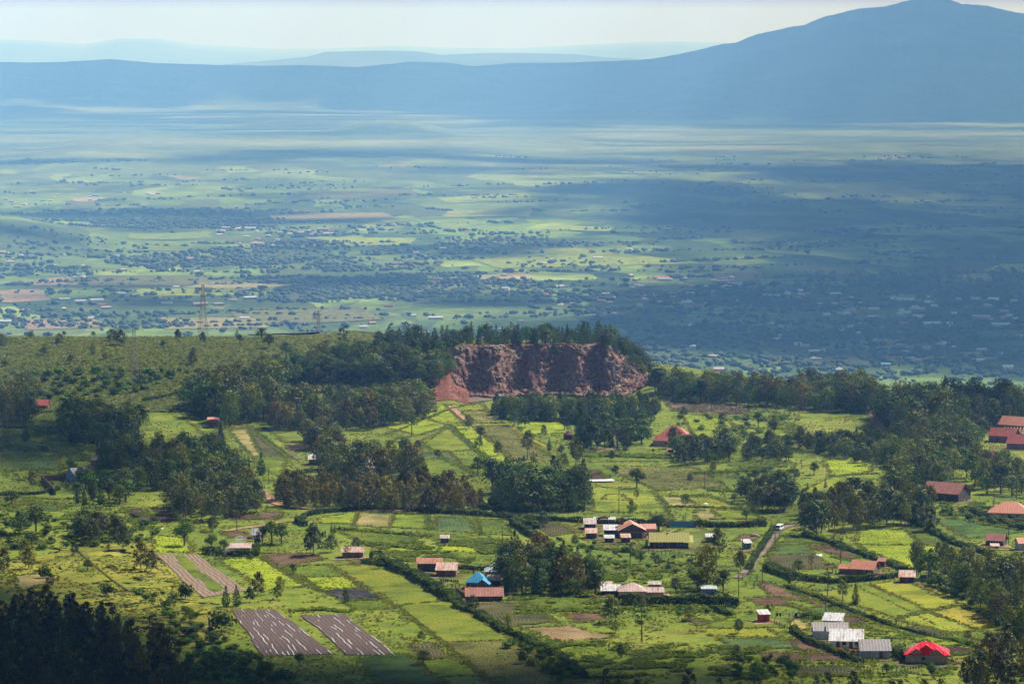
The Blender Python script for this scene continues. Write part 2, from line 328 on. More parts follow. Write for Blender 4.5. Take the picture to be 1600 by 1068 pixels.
LM = {
 'euc': leaf_mat("eucalyptus_leaf", (0.031, 0.053, 0.008), (0.111, 0.131, 0.017), (0.150, 0.100, 0.020), 0.3, 0.18),
 'olive': leaf_mat("olive_leaf", (0.044, 0.057, 0.008), (0.137, 0.135, 0.017), (0.163, 0.110, 0.022), 0.3, 0.4),
 'pine': leaf_mat("pine_needle", (0.021, 0.048, 0.008), (0.072, 0.115, 0.018), (0.078, 0.100, 0.022), 0.3, 0.3),
 'cyp': leaf_mat("cypress_leaf", (0.016, 0.040, 0.008), (0.049, 0.092, 0.015), (0.058, 0.081, 0.018), 0.3, 0.25),
 'broad': leaf_mat("broad_leaf", (0.021, 0.048, 0.007), (0.073, 0.119, 0.013), (0.098, 0.112, 0.020), 0.3, 0.3),
 'grey': leaf_mat("wattle_leaf", (0.031, 0.053, 0.018), (0.091, 0.125, 0.033), (0.143, 0.138, 0.044), 0.3, 0.4),
 'mix': leaf_mat('shade_leaf', (0.034, 0.062, 0.009), (0.111, 0.156, 0.018), (0.169, 0.138, 0.022), 0.3, 0.35),
 'bush': leaf_mat("bush_leaf", (0.029, 0.065, 0.008), (0.104, 0.175, 0.018), (0.169, 0.188, 0.022), 0.8, 0.4),
 'dark': leaf_mat("plantation_leaf", (0.018, 0.030, 0.007), (0.058, 0.075, 0.013), (0.104, 0.081, 0.017), 0.3, 0.4),
}
BARK = simple("bark", (0.11, 0.085, 0.06), 0.95, 0.05); PALEBARK = simple("pale_bark", (0.26, 0.22, 0.17), 0.9, 0.05)
def tubes(paths):                              # paths: list of [(x,y,z,r)...] -> one mesh of tapered limbs
    V, Fq = [], []; n = 6
    for p in paths:
        p = np.array(p, float); base = len(V)
        for k, q in enumerate(p):
            d = p[min(k + 1, len(p) - 1), :3] - p[max(k - 1, 0), :3]; d /= np.linalg.norm(d) + 1e-9
            u = np.cross(d, [0.3, 1, 0.1]); u /= np.linalg.norm(u); w = np.cross(d, u)
            for j in range(n):
                a = 2 * math.pi * j / n; V.append(q[:3] + q[3] * (u * math.cos(a) + w * math.sin(a)))
        for k in range(len(p) - 1):
            for j in range(n):
                a = base + k * n; Fq.append([a + j, a + (j + 1) % n, a + n + (j + 1) % n, a + n + j])
    return np.array(V), np.array(Fq)
def leaves(C, S, n, size, r, droop=0.0, inner=0.45, flat=0.36):
    """C: clump centres, S: clump radii (k,3); n leaf sprays per clump. Small quads facing mostly outwards."""
    k = len(C); idx = np.repeat(np.arange(k), n); m = len(idx)
    d = r.normal(size=(m, 3)); d /= np.linalg.norm(d, axis=1)[:, None]
    rad = inner + (1 - inner) * r.random(m) ** 0.6
    lump = 1 + 0.22 * np.sin(d[:, 0] * 5 + idx) * np.cos(d[:, 2] * 6 + idx * 2)
    P_ = C[idx] + d * S[idx] * (rad * lump)[:, None]
    nn = d * 0.9 + r.normal(size=(m, 3)) * flat; nn[:, 2] += 0.12; nn /= np.linalg.norm(nn, axis=1)[:, None]
    u = np.cross(nn, r.normal(size=(m, 3))); u /= np.linalg.norm(u, axis=1)[:, None]; w = np.cross(nn, u)
    if droop: w = w * 0.4; w[:, 2] -= droop; w /= np.linalg.norm(w, axis=1)[:, None]
    s = size * r.uniform(0.6, 1.35, m)[:, None]; a = r.uniform(0.5, 1.0, m)[:, None]
    q = np.stack([P_ - u * s * a * .5, P_ - w * s * .55 + u * s * .1, P_ + u * s * a * .5, P_ + w * s * .55 - u * s * .1], 1)
    return q.reshape(-1, 3), np.arange(4 * m).reshape(-1, 4)
def make_crown(kind, H, Wd, seed):
    r = np.random.default_rng(seed); C, S, paths = [], [], []; n = 60; size = 0.5; droop = 0
    if kind in ('euc', 'olive', 'dark', 'euc_tall', 'grey'):
        b = {'euc': 0.22, 'olive': 0.2, 'dark': 0.15, 'euc_tall': 0.42, 'grey': 0.25}[kind] * H
        lean = r.normal(0, 0.03 * H, 2)
        paths.append([(0, 0, -1.0, .022 * H), (lean[0] * .3, lean[1] * .3, H * .4, .016 * H), (lean[0], lean[1], H * .92, .004 * H)])
        nc_ = {'euc_tall': 15, 'dark': 10}.get(kind, 17)
        for i in range(nc_):
            t = (i + r.uniform(0, .8)) / nc_; z = b + (H * .93 - b) * t
            w_ = Wd * .5 * (0.55 + 0.75 * math.sin(math.pi * min(1, t * .85 + .12))) * (1 - .40 * t ** 3)
            a = i * 2.4 + r.uniform(-.5, .5); q = w_ * r.uniform(.35, .8)
            c = np.array([lean[0] * z / H + q * math.cos(a), lean[1] * z / H + q * math.sin(a), z])
            s = Wd * r.uniform(.17, .28) * (1 - .15 * t); C.append(c); S.append([s, s, s * r.uniform(.8, 1.25)])
            paths.append([(lean[0] * z / H * .8, lean[1] * z / H * .8, max(z - q * .9, .3 * z), .005 * H), (c[0], c[1], c[2], .002 * H)])
        C.append(np.array([lean[0], lean[1], H * .93])); S.append([Wd * .21, Wd * .21, Wd * .16]); n, size, droop = (62, .6, .25)
        if kind == 'dark': n, size = 55, .55
    elif kind in ('pine', 'cyp', 'young'):
        b = {'pine': .16, 'cyp': .06, 'young': .03}[kind] * H; nl = 10 if kind != 'cyp' else 12
        paths.append([(0, 0, -1.0, .018 * H), (0, 0, H * .5, .012 * H), (0, 0, H * .97, .003 * H)])
        for i in range(nl):
            t = (i + .3) / nl; z = b + (H - b) * t * .97
            if kind == 'cyp': w_ = Wd * .5 * (1 - t) ** .75 * (.55 + .6 * min(1, t * 5))
            else: w_ = Wd * .5 * (1 - t * .9) ** .6 * (1 if i % 2 else .78)
            kk = max(2, int(round(6 * (1 - t) + 1)))
            for j in range(kk):
                a = j * 2 * math.pi / kk + i * 1.1 + r.uniform(-.4, .4); q = w_ * r.uniform(.5, .8)
                C.append([q * math.cos(a), q * math.sin(a), z + r.uniform(-.3, .3) - q * .18]); s = max(.28, w_ * .5)
                S.append([s, s, max(.3, (H / nl) * (.55 if kind != 'cyp' else .85))])
        C.append([0, 0, H * .95]); S.append([.04 * Wd + .12, .04 * Wd + .12, .07 * H]); n, size = 26, .5
    elif kind == 'broad':
        b = .18 * H; paths.append([(0, 0, -1.0, .035 * H), (.1, 0, H * .3, .028 * H), (0, .1, H * .7, .01 * H)])
        for i in range(16):
            a = i * 2.4; el = r.uniform(-.15, 1.0) * math.pi / 2; q = Wd * .5 * .68 * math.cos(el) * r.uniform(.8, 1.05)
            z = H * .5 + (H * .5 - Wd * .11) * math.sin(el) * .82
            s = Wd * r.uniform(.15, .25); C.append([q * math.cos(a), q * math.sin(a), max(z, b + s)]); S.append([s, s, s * .85])
            paths.append([(0, 0, H * .28, .012 * H), (q * .8 * math.cos(a), q * .8 * math.sin(a), z, .004 * H)])
        C.append([0, 0, H * .55]); S.append([Wd * .3, Wd * .3, H * .28]); n, size = 66, .5
    elif kind == 'acacia':
        paths.append([(0, 0, -1.0, .03 * H), (.2, 0, H * .45, .022 * H)])
        for i in range(20):
            a = i * 2.4; q = Wd * .5 * math.sqrt((i + .5) / 20) * .92; lay = (i % 3) * .1
            c = [q * math.cos(a), q * math.sin(a), H * (.95 - lay - .12 * (q / Wd * 2) ** 2)]; s = Wd * r.uniform(.12, .17)
            C.append(c); S.append([s, s, H * .055]); paths.append([(.2, 0, H * .42, .012 * H), (c[0] * .6, c[1] * .6, c[2] - H * .12, .007 * H), (*c, .003 * H)])
        n, size = 70, .42
    elif kind == 'umbrella':                   # tall bare trunk with a small layered head
        paths.append([(0, 0, -1.0, .022 * H), (.3, 0, H * .5, .016 * H), (.1, .1, H * .95, .006 * H)])
        for i in range(9):
            a = i * 2.4; z = H * (.5 + .5 * i / 9) * .97; q = Wd * .3 * (1 if i < 6 else .8); s = Wd * r.uniform(.16, .26)
            C.append([q * math.cos(a), q * math.sin(a), z]); S.append([s, s, s * .45]); paths.append([(.2, 0, z - .8, .006 * H), (q * math.cos(a), q * math.sin(a), z, .003 * H)])
        n, size = 60, .45
    elif kind == 'bush':
        for i in range(9):
            a = i * 2.4; q = Wd * .5 * .6 * math.sqrt(i / 9); s = Wd * r.uniform(.18, .27)
            C.append([q * math.cos(a), q * math.sin(a), H * r.uniform(.35, .68)]); S.append([s, s, H * .32])
        paths.append([(0, 0, -.5, .06), (0, 0, H * .5, .03)]); n, size = 52, .42
    C = np.array(C, float); S = np.array(S, float)
    v, f = leaves(C, S, n, size, r, droop)
    v[:, 2] = np.maximum(v[:, 2], 0.05)
    return mesh_np("crown", v, f), mesh_np("trunk", *tubes(paths))
PROTO = {}
SPEC = {  # kind: (crown builder, material, bark, height, width, name, category, word)
 'euc': ('euc', 'euc', PALEBARK, 13, 8.2, 'eucalyptus_tree', 'eucalyptus tree'), 'euct': ('euc_tall', 'euc', PALEBARK, 15, 6.2, 'eucalyptus_tree', 'eucalyptus tree'),
 'mix': ('grey', 'mix', BARK, 10, 8.0, 'shade_tree', 'shade tree'),
 'mixr': ('grey', 'mix', BARK, 10, 8.4, 'woodland_tree', 'woodland tree'),
 'olive': ('olive', 'olive', PALEBARK, 11, 6.4, 'gum_tree', 'gum tree'), 'dark': ('dark', 'dark', BARK, 8, 4.6, 'plantation_tree', 'plantation tree'),
 'pine': ('pine', 'pine', BARK, 13, 8.2, 'pine_tree', 'pine tree'), 'young': ('young', 'pine', BARK, 8, 5.4, 'young_pine', 'young pine'),
 'cyp': ('cyp', 'cyp', BARK, 12, 5.6, 'cypress_tree', 'cypress tree'), 'broad': ('broad', 'broad', BARK, 9, 8, 'broadleaf_tree', 'broadleaf tree'),
 'grey': ('grey', 'grey', PALEBARK, 9, 6.5, 'wattle_tree', 'wattle tree'), 'acacia': ('acacia', 'broad', BARK, 9, 12, 'acacia_tree', 'acacia tree'),
 'umb': ('umbrella', 'cyp', BARK, 12, 6, 'umbrella_tree', 'tree'), 'bush': ('bush', 'bush', BARK, 2.6, 3.6, 'bush', 'bush'), 'dbush': ('bush', 'broad', BARK, 3.4, 4.2, 'shrub', 'shrub'),
}
def proto(kind):
    if kind not in PROTO:
        ck, mk, bk, H, Wd, nm, cat = SPEC[kind]; L_ = []
        for s in range(4):
            c, tr = make_crown(ck, H, Wd * (0.9 + .08 * s), 11 + s * 7 + len(kind)); c.materials.append(LM[mk]); tr.materials.append(bk); L_.append((c, tr))
        PROTO[kind] = L_
    return PROTO[kind]
COUNT = {}
def tree(kind, x, y, h, label, group=None, wide=1.0, var=None, z=None):
    ck, mk, bk, H, Wd, nm, cat = SPEC[kind]
    pr = proto(kind); c, tr = pr[rng.integers(len(pr)) if var is None else var]
    e = bpy.data.objects.new(nm, None); COL.objects.link(e); s = h / H
    e.location = (x, y, float(T(x, y)) if z is None else z); e.rotation_euler = (rng.uniform(-.03, .03), rng.uniform(-.03, .03), rng.uniform(0, 6.28))
    e.scale = (s * wide, s * wide, s); e.empty_display_size = .1
    tag(e, label, cat, group)
    for q, n_ in ((tr, "trunk"), (c, "crown")):
        o = bpy.data.objects.new(n_, q); COL.objects.link(o); o.parent = e
    COUNT[nm] = COUNT.get(nm, 0) + 1
    return e
def inpoly(px, py, poly):
    c = False; j = len(poly) - 1
    for i in range(len(poly)):
        xi, yi = poly[i]; xj, yj = poly[j]
        if (yi > py) != (yj > py) and px < (xj - xi) * (py - yi) / (yj - yi + 1e-12) + xi: c = not c
        j = i
    return c
PLACED = []
def grove(poly, kinds, h, sp, label, group, maxn=999, jit=.32, wide=1.0, front=True):
    w = [tuple(G(a, b)[:2]) for a, b in poly]; xs = [q[0] for q in w]; ys = [q[1] for q in w]; pts = []
    tries = int((max(xs) - min(xs)) * (max(ys) - min(ys)) / sp ** 2 * 5) + 40
    for _ in range(tries):
        x = rng.uniform(min(xs), max(xs)); y = rng.uniform(min(ys), max(ys))
        if inpoly(x, y, w) and all((x - a) ** 2 + (y - b) ** 2 > sp * sp for a, b in pts) and all((x - a) ** 2 + (y - b) ** 2 > (sp * .7) ** 2 for a, b in PLACED[-900:]):
            pts.append((x, y))
    def bare(x, y):
        a, b = proj(x, y, float(T(x, y))); return any(x0 < a < x1 and y0 < b < y1 for x0, x1, y0, y1 in ((350, 620, 948, 1028), (245, 390, 864, 935), (500, 600, 920, 940), (640, 800, 885, 945), (900, 1110, 815, 870), (1270, 1500, 970, 1045)))
    if label.startswith('small scattered'): pts = [q for q in pts if not bare(*q)]
    pts.sort(key=lambda q: q[1]); pts = pts[:maxn]
    PLACED.extend(pts)
    ks = [k for k, wgt in kinds for _ in range(wgt)]
    if not pts: return 0
    ths_ = sorted(q[0] / q[1] for q in pts); dd_ = sorted(q[1] for q in pts); n_ = len(pts)
    for i, (x, y) in enumerate(pts):
        k = ks[rng.integers(len(ks))]; nm = SPEC[k][6]
        hf = 1 + rng.uniform(-jit, jit); col = ['left end', 'left part', 'centre', 'right part', 'right end'][min(4, int(5 * ths_.index(x / y) / n_))]; row = ['front', 'middle', 'back'][min(2, int(3 * dd_.index(y) / n_))]
        if n_ < 30: col = ['left', 'centre', 'right'][min(2, int(3 * ths_.index(x / y) / n_))]
        sz = '' if n_ < 12 else ['short ', '', 'tall '][0 if hf < 1 - jit * .35 else 2 if hf > 1 + jit * .35 else 1]
        lb = label.replace('*', nm); b_ = lb if not (sz and lb.split()[0] in ('tall', 'low', 'huge', 'big')) else lb.split(' ', 1)[1]
        lb = next((q for q in (sz + b_ + ', ' + row + ' row, ' + col, sz + b_ + ', ' + row + ' ' + col, b_ + ', ' + row + ' ' + col, b_ + ', ' + col, lb) if len(q.split()) <= 16), lb)
        tree(k, x, y, h * hf, lb, group.replace('*', nm), wide * rng.uniform(.78, 1.25))
    return len(pts)
def one(kind, px, py, hpx, label, wide=1.0, var=None, group=None):
    g = G(px, py); PLACED.append((g[0], g[1])); return tree(kind, g[0], g[1], hpx * g[1] / F * 1.0, label, group, wide, var)

GR = [
 ([(-30,968),(60,950),(150,965),(215,1010),(275,1070),(290,1120),(-40,1120)], [('dark',1)], 7.0, 5.3, "dark * in the dense stand filling the lower left corner", "dark plantation trees in the lower left corner", 230),
 ([(205,1010),(250,1020),(300,1110),(215,1110)], [('olive',1)], 9.5, 6, "dusky * at the edge of the lower left plantation", "*s edging the lower left plantation", 16),
 ([(-20,640),(42,640),(48,668),(-20,672)], [('euc',2),('broad',1)], 15, 7, "tall dark * in the clump at the left edge", "*s at the left edge", 20),
 ([(92,650),(150,628),(212,640),(218,680),(165,705),(100,690)], [('cyp',2),('pine',1),('mix',2),('broad',1)], 12, 5.6, "dark * in the thick clump below the scrub hill on the left", "*s below the scrub hill", 60),
 ([(150,700),(260,660),(330,715),(400,775),(375,790),(300,760),(220,770),(160,750)], [('broad',3),('cyp',1),('pine',1),('mix',3),('euc',1)], 10.5, 6.2, "dark * in the wooded belt above the dark brown plots", "*s in the left wooded belt", 110),
 ([(110,740),(180,735),(215,790),(120,790)], [('cyp',1),('broad',2)], 8, 7, "dark * around the white roofed house on the left", "*s around the white roofed house on the left", 14),
 ([(262,780),(330,770),(400,775),(402,800),(345,815),(270,812)], [('euc',2),('grey',2)], 10.5, 6, "leafy * in the row beside the dark brown plots", "*s beside the dark brown plots", 26),
 ([(300,600),(420,585),(430,655),(350,668),(300,640)], [('euc',2),('mix',2),('broad',2)], 14.5, 6.2, "big dense * in the grove left of the quarry", "*s in the grove left of the quarry", 60),
 ([(420,600),(520,590),(655,610),(665,655),(560,675),(430,672)], [('euc',2),('olive',2),('mix',3),('pine',1)], 12.5, 5.6, "tall * in the broad grove between quarry and brick hut", "*s in the broad grove left of the quarry", 105),
 ([(440,560),(560,560),(600,600),(430,600)], [('mix',2),('broad',2),('pine',1)], 9.5, 5.5, "dark * high on the slope left of the quarry", "*s on the slope left of the quarry", 45),
 ([(585,560),(660,552),(710,545),(800,542),(945,544),(960,530),(800,524),(600,530)], [('pine',4),('broad',1),('cyp',1)], 8.6, 4.4, "dark * on the knoll top above the quarry", "*s on the knoll above the quarry", 105),
 ([(945,552),(1000,590),(1020,590),(985,548),(950,535)], [('pine',1),('broad',1)], 8.5, 5.5, "bushy * sloping down the right shoulder of the quarry", "*s on the right shoulder of the quarry", 24),
 ([(766,632),(860,612),(960,605),(1030,600),(1028,650),(920,665),(860,660),(775,655)], [('young',4),('pine',1),('mix',2)], 8.5, 4.8, "green * in the young stand at the foot of the quarry", "*s at the foot of the quarry", 120),
 ([(890,655),(960,660),(1012,672),(1004,695),(905,705)], [('broad',1),('cyp',2)], 10.5, 7, "dark * beside the maize below the quarry", "*s beside the maize below the quarry", 22),
 ([(1010,598),(1130,600),(1360,612),(1365,648),(1200,636),(1030,622)], [('pine',2),('olive',2),('mixr',3),('broad',1)], 11.5, 4.9, "ridge * in the tree belt right of the quarry", "*s in the ridge belt right of the quarry", 150),
 ([(1350,618),(1620,625),(1620,668),(1500,678),(1375,672)], [('euc',3),('broad',1),('mixr',2)], 14, 5.8, "huge brown green * on the skyline at the far right", "*s on the skyline at the far right", 95),
 ([(1235,665),(1345,665),(1385,700),(1395,735),(1300,715),(1240,700)], [('pine',1),('mix',2),('cyp',1),('grey',2)], 7.5, 5.2, "green * in the thicket left of the orange track", "*s left of the orange track", 60),
 ([(1395,690),(1500,680),(1600,700),(1560,715),(1480,735),(1470,770),(1390,765)], [('cyp',1),('mixr',3),('pine',2),('broad',1)], 10.5, 5.6, "dark * in the wood between the track and the red roofs", "*s between the track and the red roofs", 60),
 ([(1500,745),(1620,735),(1620,780),(1540,775)], [('euc',2),('broad',1)], 10, 7, "dark * behind the rusty barn on the right", "*s behind the rusty barn", 20),
 ([(430,795),(450,765),(560,755),(700,765),(752,790),(745,800),(560,798)], [('olive',1)], 8.5, 4.5, "olive brown * in the plantation behind the long dark hedge", "olive brown gum trees behind the long hedge", 130),
 ([(490,735),(560,712),(640,718),(658,755),(590,762),(540,765)], [('euc',2),('olive',2),('grey',1)], 11.5, 7, "brownish * around the long pale roofed house", "*s around the long pale roofed house", 26),
 ([(470,672),(520,690),(530,720),(480,700)], [('grey',1),('euc',1)], 9, 6, "loose * above the small dark soil plot", "*s above the small dark soil plot", 12),
 ([(768,768),(820,740),(905,738),(915,800),(780,800)], [('pine',2),('broad',2),('cyp',1)], 12, 6.8, "tall dark * in the clump above the stone house", "*s in the clump above the stone house", 34),
 ([(1050,705),(1080,695),(1145,698),(1148,722),(1065,728)], [('broad',3),('grey',1)], 9, 6.2, "round dark * beside the red hipped roof", "*s beside the red hipped roof", 16),
 ([(1165,705),(1230,700),(1235,725),(1170,722)], [('broad',1),('grey',1)], 8, 7.5, "separate * in the meadow right of the red hipped roof", "*s in the meadow right of the red hipped roof", 8),
 ([(1250,800),(1330,772),(1460,800),(1455,830),(1380,822),(1300,845),(1255,830)], [('grey',2),('euct',2),('euc',1)], 10.5, 6.6, "loose dark * in the belt behind the bright meadow", "*s behind the bright meadow", 45),
 ([(1150,775),(1235,775),(1240,800),(1185,802)], [('grey',1)], 9, 6.5, "thin grey green * beside the road and the van", "thin wattle trees beside the road", 12),
 ([(785,915),(800,880),(880,885),(932,912),(930,932),(850,930),(790,930)], [('broad',2),('olive',1),('cyp',1)], 9.5, 5.5, "dark * in the clump right of the blue roof", "*s in the clump right of the blue roof", 38),
 ([(1470,905),(1540,905),(1620,900),(1620,1000),(1560,975),(1500,925)], [('euc',1),('mix',1),('pine',1)], 9.5, 5.2, "dense * in the dark wood at the right edge", "*s in the dark wood at the right edge", 75),
 ([(1560,1010),(1620,1000),(1620,1090),(1500,1090)], [('dark',1),('olive',1)], 8, 6, "dark * in the lower right corner", "*s in the lower right corner", 22),
 ([(940,1080),(1160,1085),(1340,1078),(1500,1078),(1500,1110),(940,1110)], [('dark',1)], 5.5, 7, "dark * topping out along the bottom edge", "*s along the bottom edge", 34),
 ([(120,830),(190,830),(190,845),(120,845)], [('grey',1),('broad',1)], 8, 5, "dark * in the small clump at the left of the meadow", "*s left of the meadow", 8),
 ([(1420,885),(1475,885),(1470,905),(1430,905)], [('euct',1)], 9, 5, "slim * between the shed and the right wood", "slim eucalyptus trees by the right wood", 6),
]
for g_ in GR: grove(*g_[:3], g_[3] * .92, *g_[4:6], g_[6] + 8)
SING = [  # kind, px, py(base), height px, label
 ('euc',290,812,48,"large brown topped eucalyptus standing on its own right of the dark brown plots"), ('broad',288,852,42,"dark rounded tree just below the large brown eucalyptus"),
 ('umb',537,556,50,"tall tree with a layered head rising above the left grove"), ('umb',643,682,40,"lone umbrella shaped tree in the meadow below the quarry"),
 ('broad',747,742,32,"lone tree with round head and bare trunk above the gum plantation"), ('euct',824,718,48,"tall narrow tree at the corner of the olive field"),
 ('umb',1003,1002,62,"lone dark tree with tall bare trunk in the lower meadow"), ('broad',995,762,34,"lone round tree in the olive field behind the stone house"),
 ('broad',962,742,17,"small leaning tree beside the white plastic strip"), ('cyp',345,695,36,"lone dark conifer beside the small brick hut"),
 ('cyp',408,742,36,"small tree left of the olive gum plantation"), ('pine',222,830,20,"tiny conifer above the yellow green plot on the left"),
 ('pine',807,925,82,"tall pointed pine rising from the clump beside the blue roof"), ('cyp',903,885,34,"narrow cypress behind the clump by the blue roof"),
 ('grey',145,848,38,"dark bushy tree at the upper edge of the left meadow"), ('grey',192,858,40,"grey green tree at the upper right edge of the left meadow"),
 ('olive',220,888,44,"dense tree with twin crowns left of the ribbed plot"), ('olive',236,892,34,"lower brown tree beside the twin crowned tree"),
 ('dbush',169,930,22,"dark round bush alone in the left meadow"), ('dbush',290,935,28,"brown round bush below the ribbed plot"), ('dbush',70,903,22,"small dark bush in the left meadow by the bare soil"),
 ('olive',45,888,36,"brown tree at the left end of the meadow"), ('olive',6,894,38,"brown gum tree cut by the left edge"), ('olive',38,872,30,"brown rounded tree behind the left meadow"),
 ('cyp',353,947,34,"left conifer of the clump above the plastic striped plot"), ('cyp',370,946,34,"right conifer of the clump above the plastic striped plot"), ('olive',403,930,38,"brown tree standing above the plastic striped plots"), ('grey',391,940,24,"small grey tree above the striped plots"), ('olive',434,936,26,"small lone tree right of the clump above the striped plots"),
 ('dbush',346,985,38,"large soft dark bush at the corner of the striped plot"), ('umb',245,1015,52,"tall dark umbrella crowned tree at the edge of the lower left plantation"), ('umb',232,1012,58,"tallest dark tree over the lower left plantation"), ('euct',180,1030,60,"feathery dark tree above the lower left plantation"),
 ('broad',425,849,38,"broad dark tree clump beside the hidden white shed"), ('broad',410,850,30,"smaller dark tree left of the hidden white shed"), ('broad',440,849,34,"rounded dark tree in the clump above the brown plot"), ('grey',490,867,50,"grey green tree left of the rusty roofed hut"), ('umb',541,876,26,"small umbrella tree in front of the rusty roofed hut"), ('grey',517,862,28,"thin pale tree behind the rusty roofed hut"), ('grey',557,858,20,"small tree right behind the rusty roofed hut"),
 ('cyp',518,832,14,"left one of two tiny dark cypresses beside the strip fields"), ('cyp',523,832,14,"right one of two tiny dark cypresses beside the strip fields"),
 ('broad',330,858,26,"dark tree above the smoking hedge"), ('broad',350,862,22,"dark tree over the smoking hedge near the pale roof"), ('grey',332,830,24,"thin yellowish tree left of the pale path"),
 ('umb',984,885,42,"drooping conifer below the stone house"), ('broad',1000,880,22,"round bush like tree in front of the stone house fence"), ('cyp',1044,889,18,"small dark conifer below the green lawn"), ('grey',1028,884,18,"bare thin tree below the green lawn"),
 ('olive',1104,922,72,"big reddish brown tree beside the country lane"), ('olive',1124,868,44,"brown tree in front of the small green shed"), ('broad',1130,925,38,"dark tree at the end of the trimmed hedge"), ('broad',1090,925,30,"dark low tree behind the trimmed hedge"), ('pine',1174,896,24,"round dark tree at the lower end of the lane"), ('grey',1157,890,30,"narrow tree beside the lane"),
 ('broad',935,918,32,"round dark tree behind the low white roofs"), ('grey',955,972,40,"loose tree left of the lone bare trunked tree"), ('grey',1056,925,24,"dark shrub like tree behind the trimmed hedge"), 
 ('umb',1293,930,40,"palm like umbrella tree by the soil strips on the right"), ('umb',1313,880,42,"tall dark tree beside the brown roofed farmhouse"), ('euct',1317,945,42,"slender leafy tree at the left corner of the terraced field"), ('cyp',1337,944,34,"dark pointed cypress in the terraced field"), ('broad',1248,895,24,"small round tree left of the farmhouse people"), ('umb',1267,890,24,"thin small tree left of the farmhouse"), ('broad',1451,905,48,"big round tree right of the tin shed below the meadow"), ('euct',1435,900,48,"tall thin tree behind the tin shed"), ('euct',1478,895,50,"feathery tall tree at the right of the bright meadow"), ('euct',1503,900,50,"slim tree near the right wood"),
 ('cyp',1546,1052,30,"dark conifer in the lower right corner"), ('olive',1510,1070,45,"brown tree at the bottom right of the red roof"), ('broad',1385,1052,18,"round bush below the grey shed"), ('dbush',1455,1053,20,"wide round bush below the red roofed house"), ('dbush',1412,1030,22,"dark bush between the grey shed and the red roofed house"), ('bush',1386,1005,16,"green round bush behind the grey shed"),
 ('grey',1512,1000,16,"small bare tree above the dark soil strip"), ('grey',1245,748,16,"small bare tree in the orchard left of the lime plot"), ('broad',1272,742,22,"dark small tree left of the lime plot"), ('cyp',1262,765,12,"tiny conifer above the right belt"), ('cyp',1290,762,14,"tiny conifer between the orchard and the belt"), ('cyp',1219,762,12,"tiny conifer in the orchard"), ('broad',1165,758,14,"round bush in the olive field right part"), ('broad',1180,752,20,"dark bush beside the pole in the olive field"), ('broad',1147,785,16,"small tree above the tan plots"),
 ('broad',1210,676,22,"small dark tree in the brush above the orchard"), ('broad',1185,668,26,"dark round tree on the upper right meadow"), ('broad',882,672,22,"dark egg shaped tree beside the bright maize"), ('broad',820,668,20,"small round tree left of the bright maize"), ('pine',803,665,40,"dark tree at the left corner of the bright maize"),
 ('acacia',965,702,50,"wide flat topped acacia beside the dark clump below the quarry"), ('euct',900,740,60,"tall tree with dark head above the stone house clump"), ('cyp',858,704,20,"small narrow tree at the edge of the olive field"), ('grey',978,702,22,"thin leafy tree left of the red hipped roof"), ('grey',1053,700,34,"brownish tree growing in front of the red hipped roof"),
 ('broad',420,545,26,"round dark tree on the crest near the small pylon"), ('broad',510,548,18,"round dark tree behind the left grove"), ('broad',447,560,28,"dark crowned tree above the left grove"), ('pine',370,516,14,"dark conifer on the crest beside the tall pylon"), ('broad',146,526,10,"small dark tree on the scrub hill skyline"), ('broad',100,526,10,"low dark tree left on the scrub hill skyline"), ('umb',76,528,10,"small flat tree on the scrub hill skyline"), ('broad',48,530,14,"dark tree at the left end of the scrub hill skyline"), ('grey',188,540,26,"wide light green tree on the scrub hill"), ('grey',278,530,16,"grey tree on the crest left of the tall pylon"), ('broad',254,545,14,"dark cone shaped tree on the scrub hill"), ('pine',145,555,20,"dark tree in the middle of the scrub hill"), ('broad',110,570,18,"round dark tree on the left of the scrub hill"),
 ('cyp',40,690,30,"dark conifer in the dim field on the left"), ('broad',110,740,24,"dark tree left of the walled compound"), ('olive',50,760,26,"brown tree at the left of the walled compound"), ('broad',18,790,26,"dark tree in the shaded field at the left edge"), ('dbush',70,705,10,"small dark bush in the dim green field"), ('umb',166,800,24,"small umbrella tree left of the dark brown plots"), ('broad',56,830,44,"large dark tree in the shaded fields on the left"), ('grey',30,835,38,"grey green tree in the shaded fields on the left"),
]
for s_ in SING: one(*s_[:5])
# bushes spread over the scrub hill, each its own thing
GR2 = [([(1400,674),(1500,672),(1545,672),(1535,690),(1500,700),(1400,700)], [('mixr',2),('pine',1),('euc',1)], 10, 5.6, "dark * in the strip of wood behind the red roofed buildings", "*s behind the red roofed buildings", 40),
 ([(700,590),(715,570),(712,548),(690,552),(600,565),(600,600)], [('mix',2),('broad',2)], 7, 5.5, "scrubby * on the slope beside the quarry rim", "*s beside the quarry rim", 22),
 ([(985,600),(1010,585),(960,548),(940,552),(975,585)], [('pine',2),('mix',2)], 8, 4.5, "bushy * on the descending right rim of the quarry", "*s on the right rim", 26),
 ([(640,680),(1030,640),(1230,660),(1230,830),(900,860),(640,760)], [('mix',1),('broad',1),('grey',1)], 5.0, 26, "small scattered * among the middle fields", "small *s among the middle fields", 34),
 ([(0,830),(560,860),(860,960),(1240,900),(1240,1040),(300,1040),(0,930)], [('grey',1),('mix',1),('broad',1)], 3.8, 24, "small scattered * among the lower fields", "small *s among the lower fields", 40),
 ([(400,600),(700,600),(660,560),(430,560)], [('mix',1),('broad',1)], 9, 7, "rounded * filling the slope left of the quarry", "rounded *s left of the quarry", 30)]
for g_ in GR2: grove(*g_)
def shrubs(poly, kinds, h, sp, label, group, maxn, **k): return grove(poly, kinds, h, sp, label, group, maxn, .35, **k)
